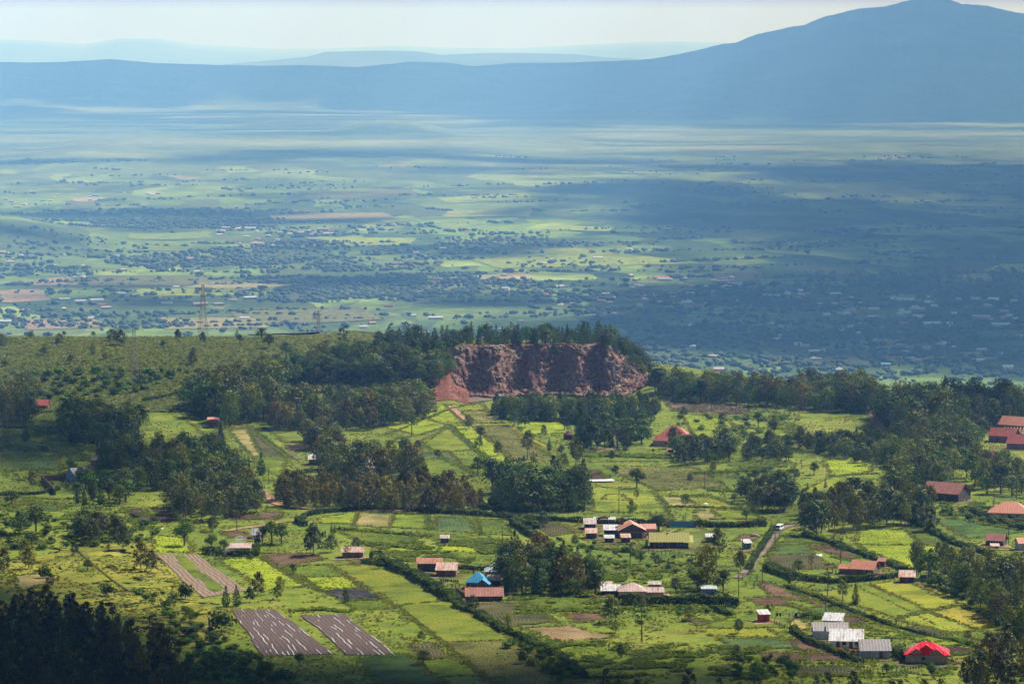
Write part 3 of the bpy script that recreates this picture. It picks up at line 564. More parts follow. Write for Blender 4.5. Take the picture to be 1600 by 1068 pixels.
shrubs([(-20,535),(120,529),(380,522),(600,522),(590,560),(430,560),(300,585),(215,615),(-20,640)], [('bush',2),('dbush',2)], 3.4, 6.5, "low green * on the scrub covered hill at the back left", "*es on the scrub hill", 105, wide=1.25)
shrubs([(0,535),(200,530),(420,530),(300,590),(0,620)], [('broad',1),('grey',1)], 5.5, 26, "scattered * on the scrub covered hill at the back left", "scattered *s on the scrub hill", 26, wide=1.1)
shrubs([(265,985),(330,985),(400,1030),(470,1075),(270,1075)], [('bush',3),('dbush',1)], 2.6, 4.6, "leafy * in the thicket below the plastic striped plots", "*es below the striped plots", 90, wide=1.3)
shrubs([(180,900),(240,900),(330,985),(280,985)], [('bush',3)], 1.8, 5, "low * along the ridge across the left meadow", "low bushes across the left meadow", 22, wide=1.4)
shrubs([(790,1010),(830,1000),(910,1060),(870,1065)], [('bush',2),('dbush',1)], 2.2, 4.5, "green * on the boundary strip in the lower middle", "*es on the lower middle boundary", 22, wide=1.2)
shrubs([(1140,1030),(1230,1030),(1250,1062),(1150,1062)], [('bush',1),('dbush',1)], 2.8, 5, "green * in the rough patch left of the lower soil strips", "*es left of the lower soil strips", 22)
shrubs([(1040,630),(1230,640),(1230,700),(1060,665)], [('bush',2),('dbush',1)], 2.0, 9, "scattered * in the upper right meadow", "*es in the upper right meadow", 34, wide=1.3)
shrubs([(610,560),(705,560),(712,600),(620,600)], [('bush',3),('dbush',1)], 2.4, 4.0, "green * on the slope left of the quarry face", "*es on the slope left of the quarry face", 70, wide=1.3)
shrubs([(1430,905),(1560,985),(1600,1010),(1600,985),(1480,905)], [('bush',2),('dbush',1)], 2.6, 5, "* at the foot of the right wood", "*es at the foot of the right wood", 26)
shrubs([(830,840),(930,850),(1100,880),(1090,900),(900,870)], [('bush',2),('dbush',1)], 1.6, 6, "low * on the slope below the stone house", "low *es below the stone house", 36, wide=1.3)
shrubs([(0,800),(250,800),(250,850),(0,860)], [('dbush',1),('bush',1)], 2.2, 8, "* in the shaded rough ground on the left", "*es in the shaded rough ground on the left", 40, wide=1.3)
shrubs([(1150,730),(1240,730),(1235,770),(1160,770)], [('bush',2),('dbush',1)], 1.8, 6.5, "* in the orchard left of the lime plot", "*es in the orchard", 24, wide=1.2)
shrubs([(1040,920),(1130,925),(1180,960),(1060,965)], [('bush',2),('dbush',1)], 1.7, 6, "* below the long trimmed hedge", "*es below the trimmed hedge", 20, wide=1.2)
shrubs([(1445,790),(1600,800),(1600,830),(1480,805)], [('bush',1),('dbush',1)], 2.4, 4.5, "* in the row below the rusty barn", "*es below the rusty barn", 36, wide=1.2)
print("TREES", COUNT)
# ------------------------------------------------------------------ fields, plots, roads (draped sheets on the ground)
FM = {}
def fieldmat(key):
    """key = (family, variant)"""
    if key in FM: return FM[key]
    fam = key
    pal = {  # lowlights, body, highlights, row contrast, row width
     'lime': ((.10, .145, .007), (.165, .215, .008), (.215, .25, .014), .12, 1.4),
     'green': ((.055, .088, .008), (.10, .145, .009), (.15, .185, .016), .25, 1.3),
     'dkgreen': ((.022, .046, .009), (.042, .080, .013), (.07, .11, .02), .2, 1.2),
     'teal': ((.035, .065, .018), (.062, .10, .026), (.10, .14, .045), .35, 1.2),
     'yellow': ((.12, .15, .010), (.185, .21, .013), (.235, .235, .022), .15, 1.6),
     'ochre': ((.14, .135, .014), (.21, .19, .018), (.26, .22, .03), .1, 1.6),
     'olive': ((.055, .07, .015), (.115, .125, .022), (.17, .15, .04), .35, 1.6),
     'oliveyel': ((.075, .11, .010), (.135, .178, .012), (.19, .19, .022), .12, 2.2),
     'brown': ((.05, .032, .02), (.105, .062, .036), (.15, .10, .06), .4, 1.5),
     'dksoil': ((.022, .013, .010), (.042, .024, .018), (.07, .042, .03), .4, 1.3),
     'tan': ((.13, .09, .04), (.20, .145, .07), (.28, .20, .11), .1, 2.0),
     'tangreen': ((.11, .11, .03), (.20, .18, .06), (.28, .22, .10), .2, 1.6),
     'purple': ((.018, .018, .026), (.045, .042, .058), (.10, .09, .12), .75, 1.1),
     'soilgreen': ((.035, .05, .014), (.075, .075, .025), (.11, .095, .04), .6, 1.5),
     'road': ((.17, .09, .05), (.28, .16, .095), (.36, .23, .15), .0, 2),
     'lane': ((.10, .075, .055), (.165, .125, .10), (.22, .17, .14), .0, 2),
     'yard': ((.07, .075, .02), (.14, .11, .045), (.22, .155, .08), .0, 2),
     'dry': ((.085, .10, .012), (.14, .152, .016), (.195, .18, .03), .0, 2),
     'lawn': ((.05, .085, .012), (.09, .125, .018), (.13, .145, .03), .0, 2),
     'scrubbrown': ((.06, .045, .028), (.11, .085, .045), (.15, .13, .06), .1, 2)}[fam]
    m, t, N, L, P = nodes("field_" + fam)
    tc = N.new("ShaderNodeTexCoord"); p = pos(N); oi = N.new("ShaderNodeObjectInfo")
    n1 = noise(N, L, p, 0.09, 5, 0.65); n2 = noise(N, L, p, 1.1, 4, 0.75)
    add = N.new("ShaderNodeMath"); add.operation = 'MULTIPLY_ADD'; L.new(n2.outputs[0], add.inputs[0]); add.inputs[1].default_value = .55; L.new(n1.outputs[0], add.inputs[2])
    r = ramp(N, [(.58, pal[0]), (.76, pal[1]), (.96, pal[2])]); L.new(add.outputs[0], r.inputs[0])
    n3 = noise(N, L, p, .045, 4, .6); r3 = ramp(N, [(.38, (.72, .70, .62)), (.5, (1, 1, 1)), (.64, (1.12, 1.04, 1.0))]); L.new(n3.outputs[0], r3.inputs[0])
    c = mixc(N, L, 1.0, r.outputs[0], r3.outputs[0], 'MULTIPLY')
    n4 = noise(N, L, p, .28, 5, .7); r4 = ramp(N, [(.60, (0,) * 3), (.70, (.55,) * 3)]); L.new(n4.outputs[0], r4.inputs[0]); c = mixc(N, L, r4.outputs[0], c, (.075, .085, .02) if fam not in ('road', 'lane') else (.10, .075, .05))
    wv = N.new("ShaderNodeTexWave"); wv.bands_direction = 'X'; wv.inputs["Scale"].default_value = 1.0 / pal[4] / 3.14 * 1.57; wv.inputs["Distortion"].default_value = 1.2; wv.inputs["Detail"].default_value = 2; wv.inputs["Detail Scale"].default_value = .3
    L.new(tc.outputs["UV"], wv.inputs["Vector"])
    if pal[3] > 0:
        rr = ramp(N, [(.25, (1 - pal[3],) * 3), (.7, (1 + .25 * pal[3],) * 3)]); L.new(wv.outputs[1], rr.inputs[0]); c = mixc(N, L, 1.0, c, rr.outputs[0], 'MULTIPLY')
    hs = N.new("ShaderNodeHueSaturation"); L.new(c, hs.inputs["Color"]); a = N.new("ShaderNodeMapRange"); a.inputs[3].default_value = .8; a.inputs[4].default_value = 1.2; L.new(oi.outputs["Random"], a.inputs[0]); L.new(a.outputs[0], hs.inputs["Value"])
    L.new(hs.outputs[0], P.inputs["Base Color"]); P.inputs["Roughness"].default_value = .95; P.inputs["Specular IOR Level"].default_value = .08
    bump(N, L, n2.outputs[0], P, .9, .5); FM[fam] = m; return m
NF = [0]
def drape(name, cs, mat, off, st=2.2, jit=.55):
    """cs: four world corners (TL, TR, BR, BL). UV in metres, rows along the TL-BL edge."""
    c = np.array([q[:2] for q in cs]); la = max(np.linalg.norm(c[1] - c[0]), np.linalg.norm(c[2] - c[3])); lb = max(np.linalg.norm(c[3] - c[0]), np.linalg.norm(c[2] - c[1]))
    na, nb = max(2, int(la / st)), max(2, int(lb / st)); na, nb = min(na, 90), min(nb, 90)
    u, v = np.meshgrid(np.linspace(0, 1, na + 1), np.linspace(0, 1, nb + 1))
    P_ = (1 - v)[..., None] * ((1 - u)[..., None] * c[0] + u[..., None] * c[1]) + v[..., None] * ((1 - u)[..., None] * c[3] + u[..., None] * c[2])
    ph = rng.uniform(0, 6); w = jit * (np.sin(P_[..., 0] * .9 + ph) + np.sin(P_[..., 1] * .7 + P_[..., 0] * .4 + ph) + 1.4 * np.sin(P_[..., 0] * .21 + P_[..., 1] * .17 + ph * 2))
    P_ = P_ + np.stack([w, np.roll(w, 3)], -1) * .7
    z = T(P_[..., 0], P_[..., 1]) + off
    V = np.concatenate([P_, z[..., None]], -1).reshape(-1, 3); n = na + 1
    i = (np.arange(nb)[:, None] * n + np.arange(na)[None, :]).ravel(); Fq = np.stack([i, i + n, i + n + 1, i + 1], 1)
    uv = np.stack([u * la, v * lb], -1).reshape(-1, 2)
    return obj(name, mesh_np(name, V, Fq, None, True, uv), [mat])
FIELDS = """
lime 338,872 408,871 476,916 412,920
green 438,885 514,882 580,922 500,918
lime 472,902 540,900 566,918 502,922
green 536,939 598,936 622,950 552,953
brown 406,864 485,864 508,873 438,886
brown 546,875 578,875 598,882 556,884
oliveyel 518,884 600,880 702,938 622,946
oliveyel 622,946 702,938 800,1000 690,1003
olive 690,1003 800,1000 905,1066 775,1066
soilgreen 636,1006 676,1003 706,1026 664,1029
green 656,1032 706,1028 756,1056 672,1056
dkgreen 560,1028 632,1020 700,1068 590,1068
soilgreen 734,945 812,942 874,970 786,980
green 794,930 936,926 936,950 862,958
brown 878,958 938,957 948,967 902,973
tan 820,981 890,977 965,996 872,1001
green 800,985 870,1001 1010,1020 905,1066
yellow 1092,981 1200,982 1222,995 1110,993
brown 1165,934 1217,932 1250,947 1186,945
brown 1180,908 1196,908 1310,948 1206,932
green 1097,949 1119,949 1145,965 1119,967
soilgreen 1066,967 1097,967 1108,975 1086,977
brown 1182,1020 1250,1019 1262,1031 1213,1033
green 1100,970 1200,970 1230,980 1110,981
teal 1120,997 1215,997 1240,1012 1150,1012
oliveyel 1272,926 1358,914 1446,953 1398,965
yellow 1362,913 1412,906 1497,943 1450,953
ochre 1415,906 1461,917 1500,934 1455,928
oliveyel 1400,967 1449,956 1526,984 1488,988
ochre 1452,955 1500,946 1556,970 1532,983
lime 1503,944 1545,955 1598,984 1561,971
lime 1455,929 1500,935 1545,954 1500,943
green 1490,989 1530,986 1598,1009 1580,1014
yellow 1534,984 1562,973 1598,986 1600,1008
brown 1230,921 1253,924 1320,947 1278,948
dkgreen 1248,950 1290,948 1329,962 1296,963
brown 1299,963 1341,961 1360,971 1318,976
yellow 1332,977 1392,973 1438,992 1362,994
soilgreen 1403,980 1450,979 1484,991 1450,993
lime 1427,995 1484,993 1510,1008 1452,1008
dksoil 1475,1011 1508,1011 1542,1022 1484,1022
brown 1230,998 1262,999 1294,1014 1246,1015
brown 1232,1020 1300,1020 1332,1032 1232,1031
soilgreen 1232,1040 1341,1040 1339,1052 1232,1052
lawn 1357,1031 1427,1030 1438,1041 1380,1054
tangreen 1232,966 1265,969 1267,984 1244,983
lime 1340,816 1405,820 1440,850 1338,850
green 1405,820 1440,826 1537,868 1440,850
lime 1338,851 1440,851 1532,869 1430,889
dkgreen 1455,811 1520,809 1598,831 1512,841
brown 1262,852 1305,852 1345,871 1322,873
dkgreen 1216,850 1261,851 1274,864 1208,866
soilgreen 1200,868 1270,866 1305,888 1200,890
green 1236,832 1300,838 1300,850 1222,847
tangreen 1032,777 1064,777 1092,791 1043,790
yellow 1066,776 1112,776 1155,794 1096,792
tangreen 1085,798 1110,797 1128,811 1090,811
oliveyel 1112,797 1162,797 1192,811 1130,811
olive 942,727 1087,731 1135,760 1025,767
brown 922,735 932,735 950,747 918,748
brown 950,772 972,772 982,782 940,780
oliveyel 915,760 1020,768 1040,800 930,800
lawn 1000,852 1078,823 1112,830 1086,868
brown 1160,835 1190,835 1176,846 1146,845
soilgreen 828,815 866,816 896,832 862,838
brown 866,816 880,818 908,832 897,833
lime 498,810 560,800 551,818 502,817
tangreen 562,801 615,804 608,824 552,820
green 617,804 665,806 667,826 610,824
teal 681,807 730,809 742,832 680,829
green 743,810 780,812 802,836 750,834
green 528,829 640,834 660,848 560,846
lime 580,852 700,850 790,862 620,862
green 660,836 780,842 800,856 690,848
oliveyel 662,893 717,891 768,897 728,915
tan 700,891 722,891 730,895 706,896
soilgreen 385,664 402,672 448,712 412,716
tangreen 355,668 384,665 410,715 396,716
green 402,662 460,658 467,671 427,677
oliveyel 427,678 467,673 480,690 444,692
dksoil 446,695 496,694 494,702 452,704
green 398,712 448,714 438,744 400,730
lime 552,650 645,648 700,665 652,680
oliveyel 612,688 652,680 700,665 655,700
lime 654,641 697,632 724,660 674,658
yellow 702,632 755,632 760,640 716,641
olive 720,643 762,642 786,661 736,662
olive 742,666 795,664 874,720 804,718
lime 706,666 738,666 802,720 762,722
oliveyel 655,690 702,667 740,702 660,708
teal 658,706 700,704 712,716 660,718
green 660,719 712,717 736,738 662,740
green 712,716 756,722 770,745 738,738
oliveyel 802,677 820,680 874,706 872,721
lime 812,641 875,642 878,654 815,656
lime 812,659 878,658 892,676 814,679
green 920,706 1020,710 1052,720 922,722
tangreen 926,699 958,699 972,705 930,706
scrubbrown 1034,622 1172,634 1168,648 1052,642
lime 1062,645 1140,655 1160,690 1090,690
green 1090,692 1160,692 1165,720 1120,722
brown 1174,724 1200,725 1202,732 1186,732
lime 1286,719 1360,719 1362,736 1302,746
yellow 1250,626 1320,628 1326,641 1252,645
lime 1205,655 1232,668 1230,690 1200,690
green 6,667 62,672 92,706 16,703
dkgreen 2,710 90,712 95,735 0,735
dksoil 191,795 228,795 238,804 206,804
dksoil 231,795 262,795 270,804 240,804
dksoil 209,806 238,806 245,815 217,816
dksoil 240,806 270,806 276,814 247,815
brown 345,800 400,800 402,811 362,812
brown 345,830 382,830 390,840 360,840
lime 237,835 288,840 302,862 245,862
brown 400,800 442,800 437,810 402,812
green 272,632 310,645 350,680 330,690
lime 300,644 350,660 388,668 346,672
brown 8,780 60,782 30,790 0,790
dkgreen 48,785 90,785 92,798 50,798
tangreen 20,900 70,895 90,905 30,925
green 1030,910 1120,905 1130,915 1040,918
green 1130,700 1230,705 1210,730 1140,728
oliveyel 1300,745 1380,752 1360,775 1250,770
green 1530,745 1555,742 1570,760 1520,765
""".strip().splitlines()
LAB = {'lime': 'bright lime green field', 'green': 'green crop field', 'dkgreen': 'dark green crop plot', 'teal': 'bluish green cabbage plot', 'yellow': 'yellow green grain field', 'ochre': 'golden ripening plot', 'olive': 'olive coloured field', 'oliveyel': 'yellowish olive pasture', 'brown': 'brown ploughed plot', 'dksoil': 'dark freshly dug soil plot', 'tan': 'bare tan earth patch', 'tangreen': 'tan and green stubble plot', 'soilgreen': 'rows of seedlings on brown soil', 'lawn': 'mown grass yard', 'scrubbrown': 'brown scrubby fallow', 'purple': 'dark purple cabbage plot'}
def quad(s): return [G(*map(float, q.split(','))) for q in s]
FQ = []
for q_ in (["105,850","240,848","350,955","190,965"],["0,880","105,852","188,965","20,960"],["190,966","350,957","340,1010","260,1010"]):
    tag(drape("meadow", [G(*map(float, w_.split(','))) for w_ in q_], fieldmat('dry'), .035, 2.5, 2.6), "olive yellow dry meadow on the left", kind="structure")
for ln in FIELDS:
    a = ln.split(); cs = quad(a[1:5]); NF[0] += 1
    o = drape("field", cs, fieldmat(a[0]), .05 + .013 * (NF[0] % 14)); tag(o, LAB[a[0]], kind="structure"); FQ.append((a[0], cs))
# plots with special surfaces
def stripmat(name, soil, soil2, strip, amount, period, green=None):
    m, t, N, L, P = nodes(name); tc = N.new("ShaderNodeTexCoord"); uv = tc.outputs["UV"]
    n1 = noise(N, L, uv, .5, 5, .7); r = ramp(N, [(.35, soil), (.65, soil2)]); L.new(n1.outputs[0], r.inputs[0])
    w = N.new("ShaderNodeTexWave"); w.bands_direction = 'X'; w.wave_profile = 'SIN'; w.inputs["Scale"].default_value = .314 / period * 1.0; w.inputs["Distortion"].default_value = .8; w.inputs["Detail"].default_value = 2.0; w.inputs["Detail Scale"].default_value = .12
    L.new(uv, w.inputs["Vector"])
    rd = ramp(N, [(.1, (.45,) * 3), (.5, (1.15,) * 3)]); L.new(w.outputs[1], rd.inputs[0]); c = mixc(N, L, 1.0, r.outputs[0], rd.outputs[0], 'MULTIPLY')
    rs = ramp(N, [(.90, (0,) * 3), (.99, (1,) * 3)]); L.new(w.outputs[1], rs.inputs[0])
    n2 = noise(N, L, mapping(N, L, uv, (1, .16, 1)), .33, 2, .5); rn = ramp(N, [(amount, (0,) * 3), (amount + .03, (1,) * 3)]); L.new(n2.outputs[0], rn.inputs[0])
    mm = N.new("ShaderNodeMath"); mm.operation = 'MULTIPLY'; L.new(rs.outputs[0], mm.inputs[0]); L.new(rn.outputs[0], mm.inputs[1])
    c = mixc(N, L, mm.outputs[0], c, strip)
    L.new(c, P.inputs["Base Color"]); rg = N.new("ShaderNodeMapRange"); rg.inputs[3].default_value = .95; rg.inputs[4].default_value = .35; L.new(mm.outputs[0], rg.inputs[0]); L.new(rg.outputs[0], P.inputs["Roughness"]); return m
PL = stripmat("plastic_mulch_rows", (.036, .019, .012), (.070, .036, .022), (.48, .47, .47), .53, 1.5)
RB = stripmat("ribbed_soil", (.11, .070, .038), (.19, .125, .072), (.45, .40, .34), .66, 2.2)
tag(drape("field", quad(["360,952", "430,952", "520,1021", "410,1025"]), PL, .22, 2.2, .2), "left brown plot striped with shining white plastic mulch", kind="structure")
tag(drape("field", quad(["470,961", "538,960", "618,1023", "542,1023"]), PL, .22, 2.2, .2), "right brown plot striped with shining white plastic mulch", kind="structure")
tag(drape("field", quad(["245,866", "307,866", "386,923", "318,933"]), RB, .20, 2.2, .3), "ribbed pale brown plot with a green middle strip", kind="structure")
tag(drape("field", quad(["268,868", "286,868", "351,921", "335,925"]), fieldmat('green'), .26), "green strip inside the ribbed plot", kind="structure")
tag(drape("field", quad(["503,923", "572,920", "596,935", "536,938"]), fieldmat('purple'), .26), "dark purple cabbage plot in the lime green fields", kind="structure")
# roads
def roadpts(pts, step=4.0):
    w = [G(*p)[:2] for p in pts]; out = [w[0]]
    for a, b in zip(w[:-1], w[1:]):
        n = max(1, int(np.linalg.norm(b - a) / step)); out += [a + (b - a) * (k + 1) / n for k in range(n)]
    out = np.array(out)
    for _ in range(4): out[1:-1] = (out[:-2] + 2 * out[1:-1] + out[2:]) / 4
    return out
def road(name, pts, width, matkey, label, off=.30):
    c = roadpts(pts); d = np.gradient(c, axis=0); d /= np.linalg.norm(d, axis=1)[:, None]; nrm = np.stack([-d[:, 1], d[:, 0]], 1)
    k = np.arange(len(c)); wl = width * .5 * (1 + .12 * np.sin(k * 1.3)); cols = []
    for f in (-1, -.33, .33, 1): q = c + nrm * (wl * f)[:, None]; cols.append(np.concatenate([q, (T(q[:, 0], q[:, 1]) + off)[:, None]], 1))
    V = np.stack(cols, 1).reshape(-1, 3); n = len(c); Fq = [[i * 4 + j, i * 4 + 4 + j, i * 4 + 5 + j, i * 4 + 1 + j] for i in range(n - 1) for j in range(3)]
    return tag(obj(name, mesh_np(name, V, Fq, None, True), [fieldmat(matkey)]), label, kind="structure")
road("dirt_road", [(400,762),(412,770),(424,780),(436,790),(470,795),(540,797)], 4.2, 'road', "orange earth road climbing behind the long hedge")
road("dirt_road", [(540,797),(640,797),(740,800),(800,808)], 3.4, 'road', "earth road running behind the long dark hedge", .28)
road("path", [(480,814),(455,812),(437,814),(410,822),(362,827),(352,830)], 3.0, 'road', "pale earth path into the left fields")
road("path", [(704,634),(715,645),(724,652),(733,660)], 3.0, 'road', "tan path beside the olive plot below the quarry", .29)
road("path", [(800,668),(825,684),(850,697),(876,706)], 2.2, 'ochre', "yellowish path between the olive fields", .31)
road("lane", [(1246,818),(1218,826),(1205,843),(1190,862),(1178,875),(1172,890),(1152,903)], 3.4, 'lane', "country lane with the white van")
road("lane", [(1246,818),(1300,812),(1360,812)], 2.6, 'lane', "lane running behind the belt of trees", .28)
road("dirt_road", [(1362,640),(1368,655),(1374,668),(1386,684)], 5.0, 'road', "orange track cut through the right wood")
road("path", [(0,776),(50,777),(92,779)], 3.0, 'scrubbrown', "pale path below the walled compound")
road("path", [(760,800),(800,812),(830,832),(845,845)], 3.0, 'lawn', "grassy lane between the two diagonal hedges", .27)
road("path", [(118,858),(150,885),(178,908),(205,925)], .8, 'olive', "worn footpath across the left meadow")
road("path", [(232,795),(240,806),(247,816)], .9, 'ochre', "straw path between the dark brown plots", .40)
road("path", [(445,705),(455,712),(468,718)], 2.5, 'lane', "pale path by the small dark soil plot")
# white plastic strip lying on the field and the bare spots
tag(obj("plastic_sheet", drape("x", quad(["918,751", "957,750", "960,753", "917,754"]), fieldmat('tan'), .6).data, []), "long white plastic sheet laid in the field behind the stone house", "plastic sheet")
bpy.data.objects.remove(bpy.data.objects["x"]); bpy.data.objects["plastic_sheet"].data.materials[0] = simple("white_plastic", (.8, .74, .68), .5)

# ------------------------------------------------------------------ crops and grass: small plants nobody could count
def tufts(pts, h, w, r, blades=3):
    """pts (n,3); each tuft = a few leaning blades"""
    n = len(pts); m = n * blades; idx = np.repeat(np.arange(n), blades)
    a = r.uniform(0, 2 * math.pi, m); hh = h * r.uniform(.55, 1.25, m); ww = w * r.uniform(.6, 1.2, m)
    dx, dy = np.cos(a), np.sin(a); b = pts[idx]
    lean = r.uniform(.5, 1.3, m) * ww; hh = hh * .62
    v0 = b + np.stack([-dy * ww * .5, dx * ww * .5, -0.1 + 0 * a], 1); v1 = b + np.stack([dy * ww * .5, -dx * ww * .5, -0.1 + 0 * a], 1)
    v2 = b + np.stack([dx * lean + dy * ww * .25, dy * lean - dx * ww * .25, hh], 1); v3 = b + np.stack([dx * lean - dy * ww * .35, dy * lean + dx * ww * .35, hh * .9], 1)
    return np.stack([v0, v1, v2, v3], 1).reshape(-1, 3)
def plantmat(name, a, b, transl=.5):
    m, t, N, L, P = nodes(name); p = pos(N); n1 = noise(N, L, p, .35, 3, .7); r = ramp(N, [(.35, a), (.65, b)]); L.new(n1.outputs[0], r.inputs[0])
    L.new(r.outputs[0], P.inputs["Base Color"]); P.inputs["Roughness"].default_value = .7; P.inputs["Specular IOR Level"].default_value = .2
    tr = N.new("ShaderNodeBsdfTranslucent"); L.new(r.outputs[0], tr.inputs[0]); x = N.new("ShaderNodeMixShader"); x.inputs[0].default_value = transl
    L.new(P.outputs[0], x.inputs[1]); L.new(tr.outputs[0], x.inputs[2]); L.new(x.outputs[0], N["Material Output"].inputs[0]); return m
CM = {'lush': plantmat("lush_crop", (.07, .115, .007), (.155, .20, .010)), 'olive': plantmat("dull_crop", (.05, .07, .012), (.13, .14, .025)), 'grass': plantmat("meadow_grass", (.085, .10, .008), (.20, .185, .018)), 'teal': plantmat("cabbage_leaf", (.04, .09, .035), (.10, .16, .07)),
      'purple': plantmat("purple_cabbage", (.03, .03, .045), (.13, .12, .16)), 'yellow': plantmat("grain_crop", (.11, .13, .010), (.21, .22, .015)), 'brown': plantmat("dry_weeds", (.07, .055, .03), (.15, .12, .06)), 'dk': plantmat("hedge_leaf", (.028, .052, .008), (.080, .115, .016))}
FAMC = {'lime': ('lush', .40, .30), 'green': ('lush', .45, .34), 'dkgreen': ('dk', .40, .25), 'teal': ('teal', .35, .35), 'yellow': ('yellow', .40, .30), 'ochre': ('yellow', .4, .14), 'olive': ('olive', .45, .30), 'oliveyel': ('grass', .35, .22), 'soilgreen': ('lush', .40, .14), 'tangreen': ('grass', .3, .14), 'scrubbrown': ('brown', 1.0, .35), 'lawn': ('grass', .2, .1), 'brown': ('brown', .25, .035), 'purple': ('purple', .4, .8)}
acc = {}
def cropfill(fam, cs, dens=None, h=None):
    k, hh, de = FAMC[fam]; h = h or hh; de = dens or de
    c = np.array([q[:2] for q in cs]); la = (np.linalg.norm(c[1] - c[0]) + np.linalg.norm(c[2] - c[3])) / 2; lb = (np.linalg.norm(c[3] - c[0]) + np.linalg.norm(c[2] - c[1])) / 2
    n = int(min(la * lb * de, 9000)); rows = max(2, int(la / 1.5)); u = (rng.integers(0, rows, n) + .5 + rng.normal(0, .13, n)) / rows; v = rng.random(n)
    P_ = (1 - v)[:, None] * ((1 - u)[:, None] * c[0] + u[:, None] * c[1]) + v[:, None] * ((1 - u)[:, None] * c[3] + u[:, None] * c[2])
    patch = sn(P_[:, 0], P_[:, 1], 22, 5) > -.45; P_ = P_[patch]
    acc.setdefault(k, []).append(tufts(np.concatenate([P_, T(P_[:, 0], P_[:, 1])[:, None]], 1), h, h * 1.1, rng))
for fam, cs in FQ:
    if fam in FAMC: cropfill(fam, cs)
cropfill('purple', quad(["503,923", "572,920", "596,935", "536,938"]), 1.2)
# tall lush borders and grass strips between the fields
def border(pts, h, w, key, dens=1.6):
    c = roadpts(pts, 1.0); n = int(len(c) * dens * w); i = rng.integers(0, len(c), n); P_ = c[i] + rng.normal(0, w * .35, (n, 2)); 
    acc.setdefault(key, []).append(tufts(np.concatenate([P_, T(P_[:, 0], P_[:, 1])[:, None]], 1), h, h * .8, rng, 4))
for pts, h, w, k in [
  ([(525,826),(600,832),(670,838)],1.5,1.6,'lush'),([(560,848),(640,856),(690,858)],1.6,1.6,'lush'),([(690,843),(780,850),(810,856)],1.2,1.4,'lush'),([(438,886),(514,882)],.9,1,'lush'),([(540,939),(600,936)],1.0,1,'lush'),
  ([(500,922),(536,939),(556,953)],.7,1,'lush'),([(460,955),(500,952),(540,956)],1.3,2.2,'lush'),([(408,871),(476,914),(502,924)],.8,1.4,'grass'),([(440,886),(500,920),(620,947),(690,1003),(770,1068)],.7,1.2,'grass'),([(400,677),(430,700),(452,715)],1.2,1.6,'lush'),
  ([(700,664),(740,700),(770,722)],1.3,1.8,'lush'),([(655,690),(700,720),(740,740)],1,1.4,'lush'),([(720,661),(790,661)],1,1.2,'lush'),([(600,680),(700,640),(755,628)],1,1.5,'lush'),([(812,657),(880,656)],1.8,2,'lush'),([(812,643),(876,643)],2.0,3,'lush'),([(922,712),(1040,716)],2.0,6,'lush'),
  ([(1030,776),(1110,774)],1.2,1.4,'lush'),([(1042,792),(1160,795)],1.2,1.4,'lush'),([(1028,778),(1045,800),(1052,815)],1,1,'lush'),([(1112,775),(1160,795),(1195,812)],1,1.2,'lush'),
  ([(190,793),(262,792)],.8,1.4,'yellow'),([(190,795),(208,812),(220,818)],.8,1.2,'yellow'),([(208,805),(270,805)],.8,1.2,'yellow'),([(262,795),(272,800)],1,2,'yellow'),
  ([(1340,917),(1410,950),(1460,975)],.7,.8,'lush'),([(1385,975),(1450,956),(1500,946)],.6,.7,'lush'),([(1232,924),(1270,935),(1330,960),(1400,985)],.9,1.6,'lush'),([(1232,945),(1290,965)],.9,1.2,'lush'),([(1232,1018),(1300,1018)],.9,1.4,'lush'),([(1232,1036),(1345,1036)],.9,1.4,'lush'),([(1232,1055),(1340,1056)],1,2,'lush'),
  ([(940,910),(980,896)],1.4,4,'lush'),([(900,880),(960,880)],1.2,5,'lush'),([(905,855),(1000,862)],1.1,4,'lush'),([(780,940),(850,930),(940,925)],1,3,'lush'),([(560,800),(553,822)],.8,1,'yellow'),([(668,806),(672,828)],.9,1.8,'lush'),([(742,810),(752,836)],.9,1.6,'lush'),
  ([(1010,1022),(1130,1018),(1180,1020)],1.4,1.8,'lush'),([(640,960),(690,1000)],.6,.7,'brown'),([(1085,740),(1180,735),(1230,740)],1,5,'lush'),([(1108,765),(1200,770)],1.3,5,'lush'),([(1300,870),(1350,880)],1,2,'lush'),([(1220,836),(1196,870)],.8,1.2,'lush'),
  ([(0,664),(80,668)],.9,1.2,'lush'),([(60,670),(100,712)],1.5,2.4,'lush'),([(90,690),(130,720)],1.3,6,'lush'),([(160,760),(220,765)],1,5,'lush'),([(350,670),(460,668)],1,3,'grass'),([(1290,745),(1370,740)],1,2,'lush')]:
    border(pts, h, w, k)
for pl, nn_, hh_ in [([(850,870),(1100,880),(1150,960),(800,960)],5000,1.1),([(560,845),(800,845),(800,880),(640,880)],3500,1.0),([(1160,640),(1250,640),(1240,760),(1100,720)],3000,1.1),([(0,770),(250,800),(240,850),(0,860)],3500,1.1),([(790,1000),(1200,1010),(1200,1060),(860,1060)],5000,1.0),([(1240,960),(1500,1000),(1590,1050),(1350,1060)],2500,.9),([(1440,780),(1600,790),(1600,830),(1480,810)],2500,1.2),([(0,650),(110,650),(130,760),(0,760)],2500,1.1)]:
    w_ = np.array([G(a, b)[:2] for a, b in pl]); lo_, hi_ = w_.min(0), w_.max(0); P_ = rng.uniform(lo_, hi_, (nn_ * 2, 2)); k_ = (sn(P_[:, 0], P_[:, 1], 14, 21) + .7 * sn(P_[:, 0], P_[:, 1], 45, 22) > .25) & np.array([inpoly(a, b, [tuple(q) for q in w_]) for a, b in P_]); P_ = P_[k_]
    acc.setdefault('lush', []).append(tufts(np.concatenate([P_, T(P_[:, 0], P_[:, 1])[:, None]], 1), hh_, 1.0, rng, 5))
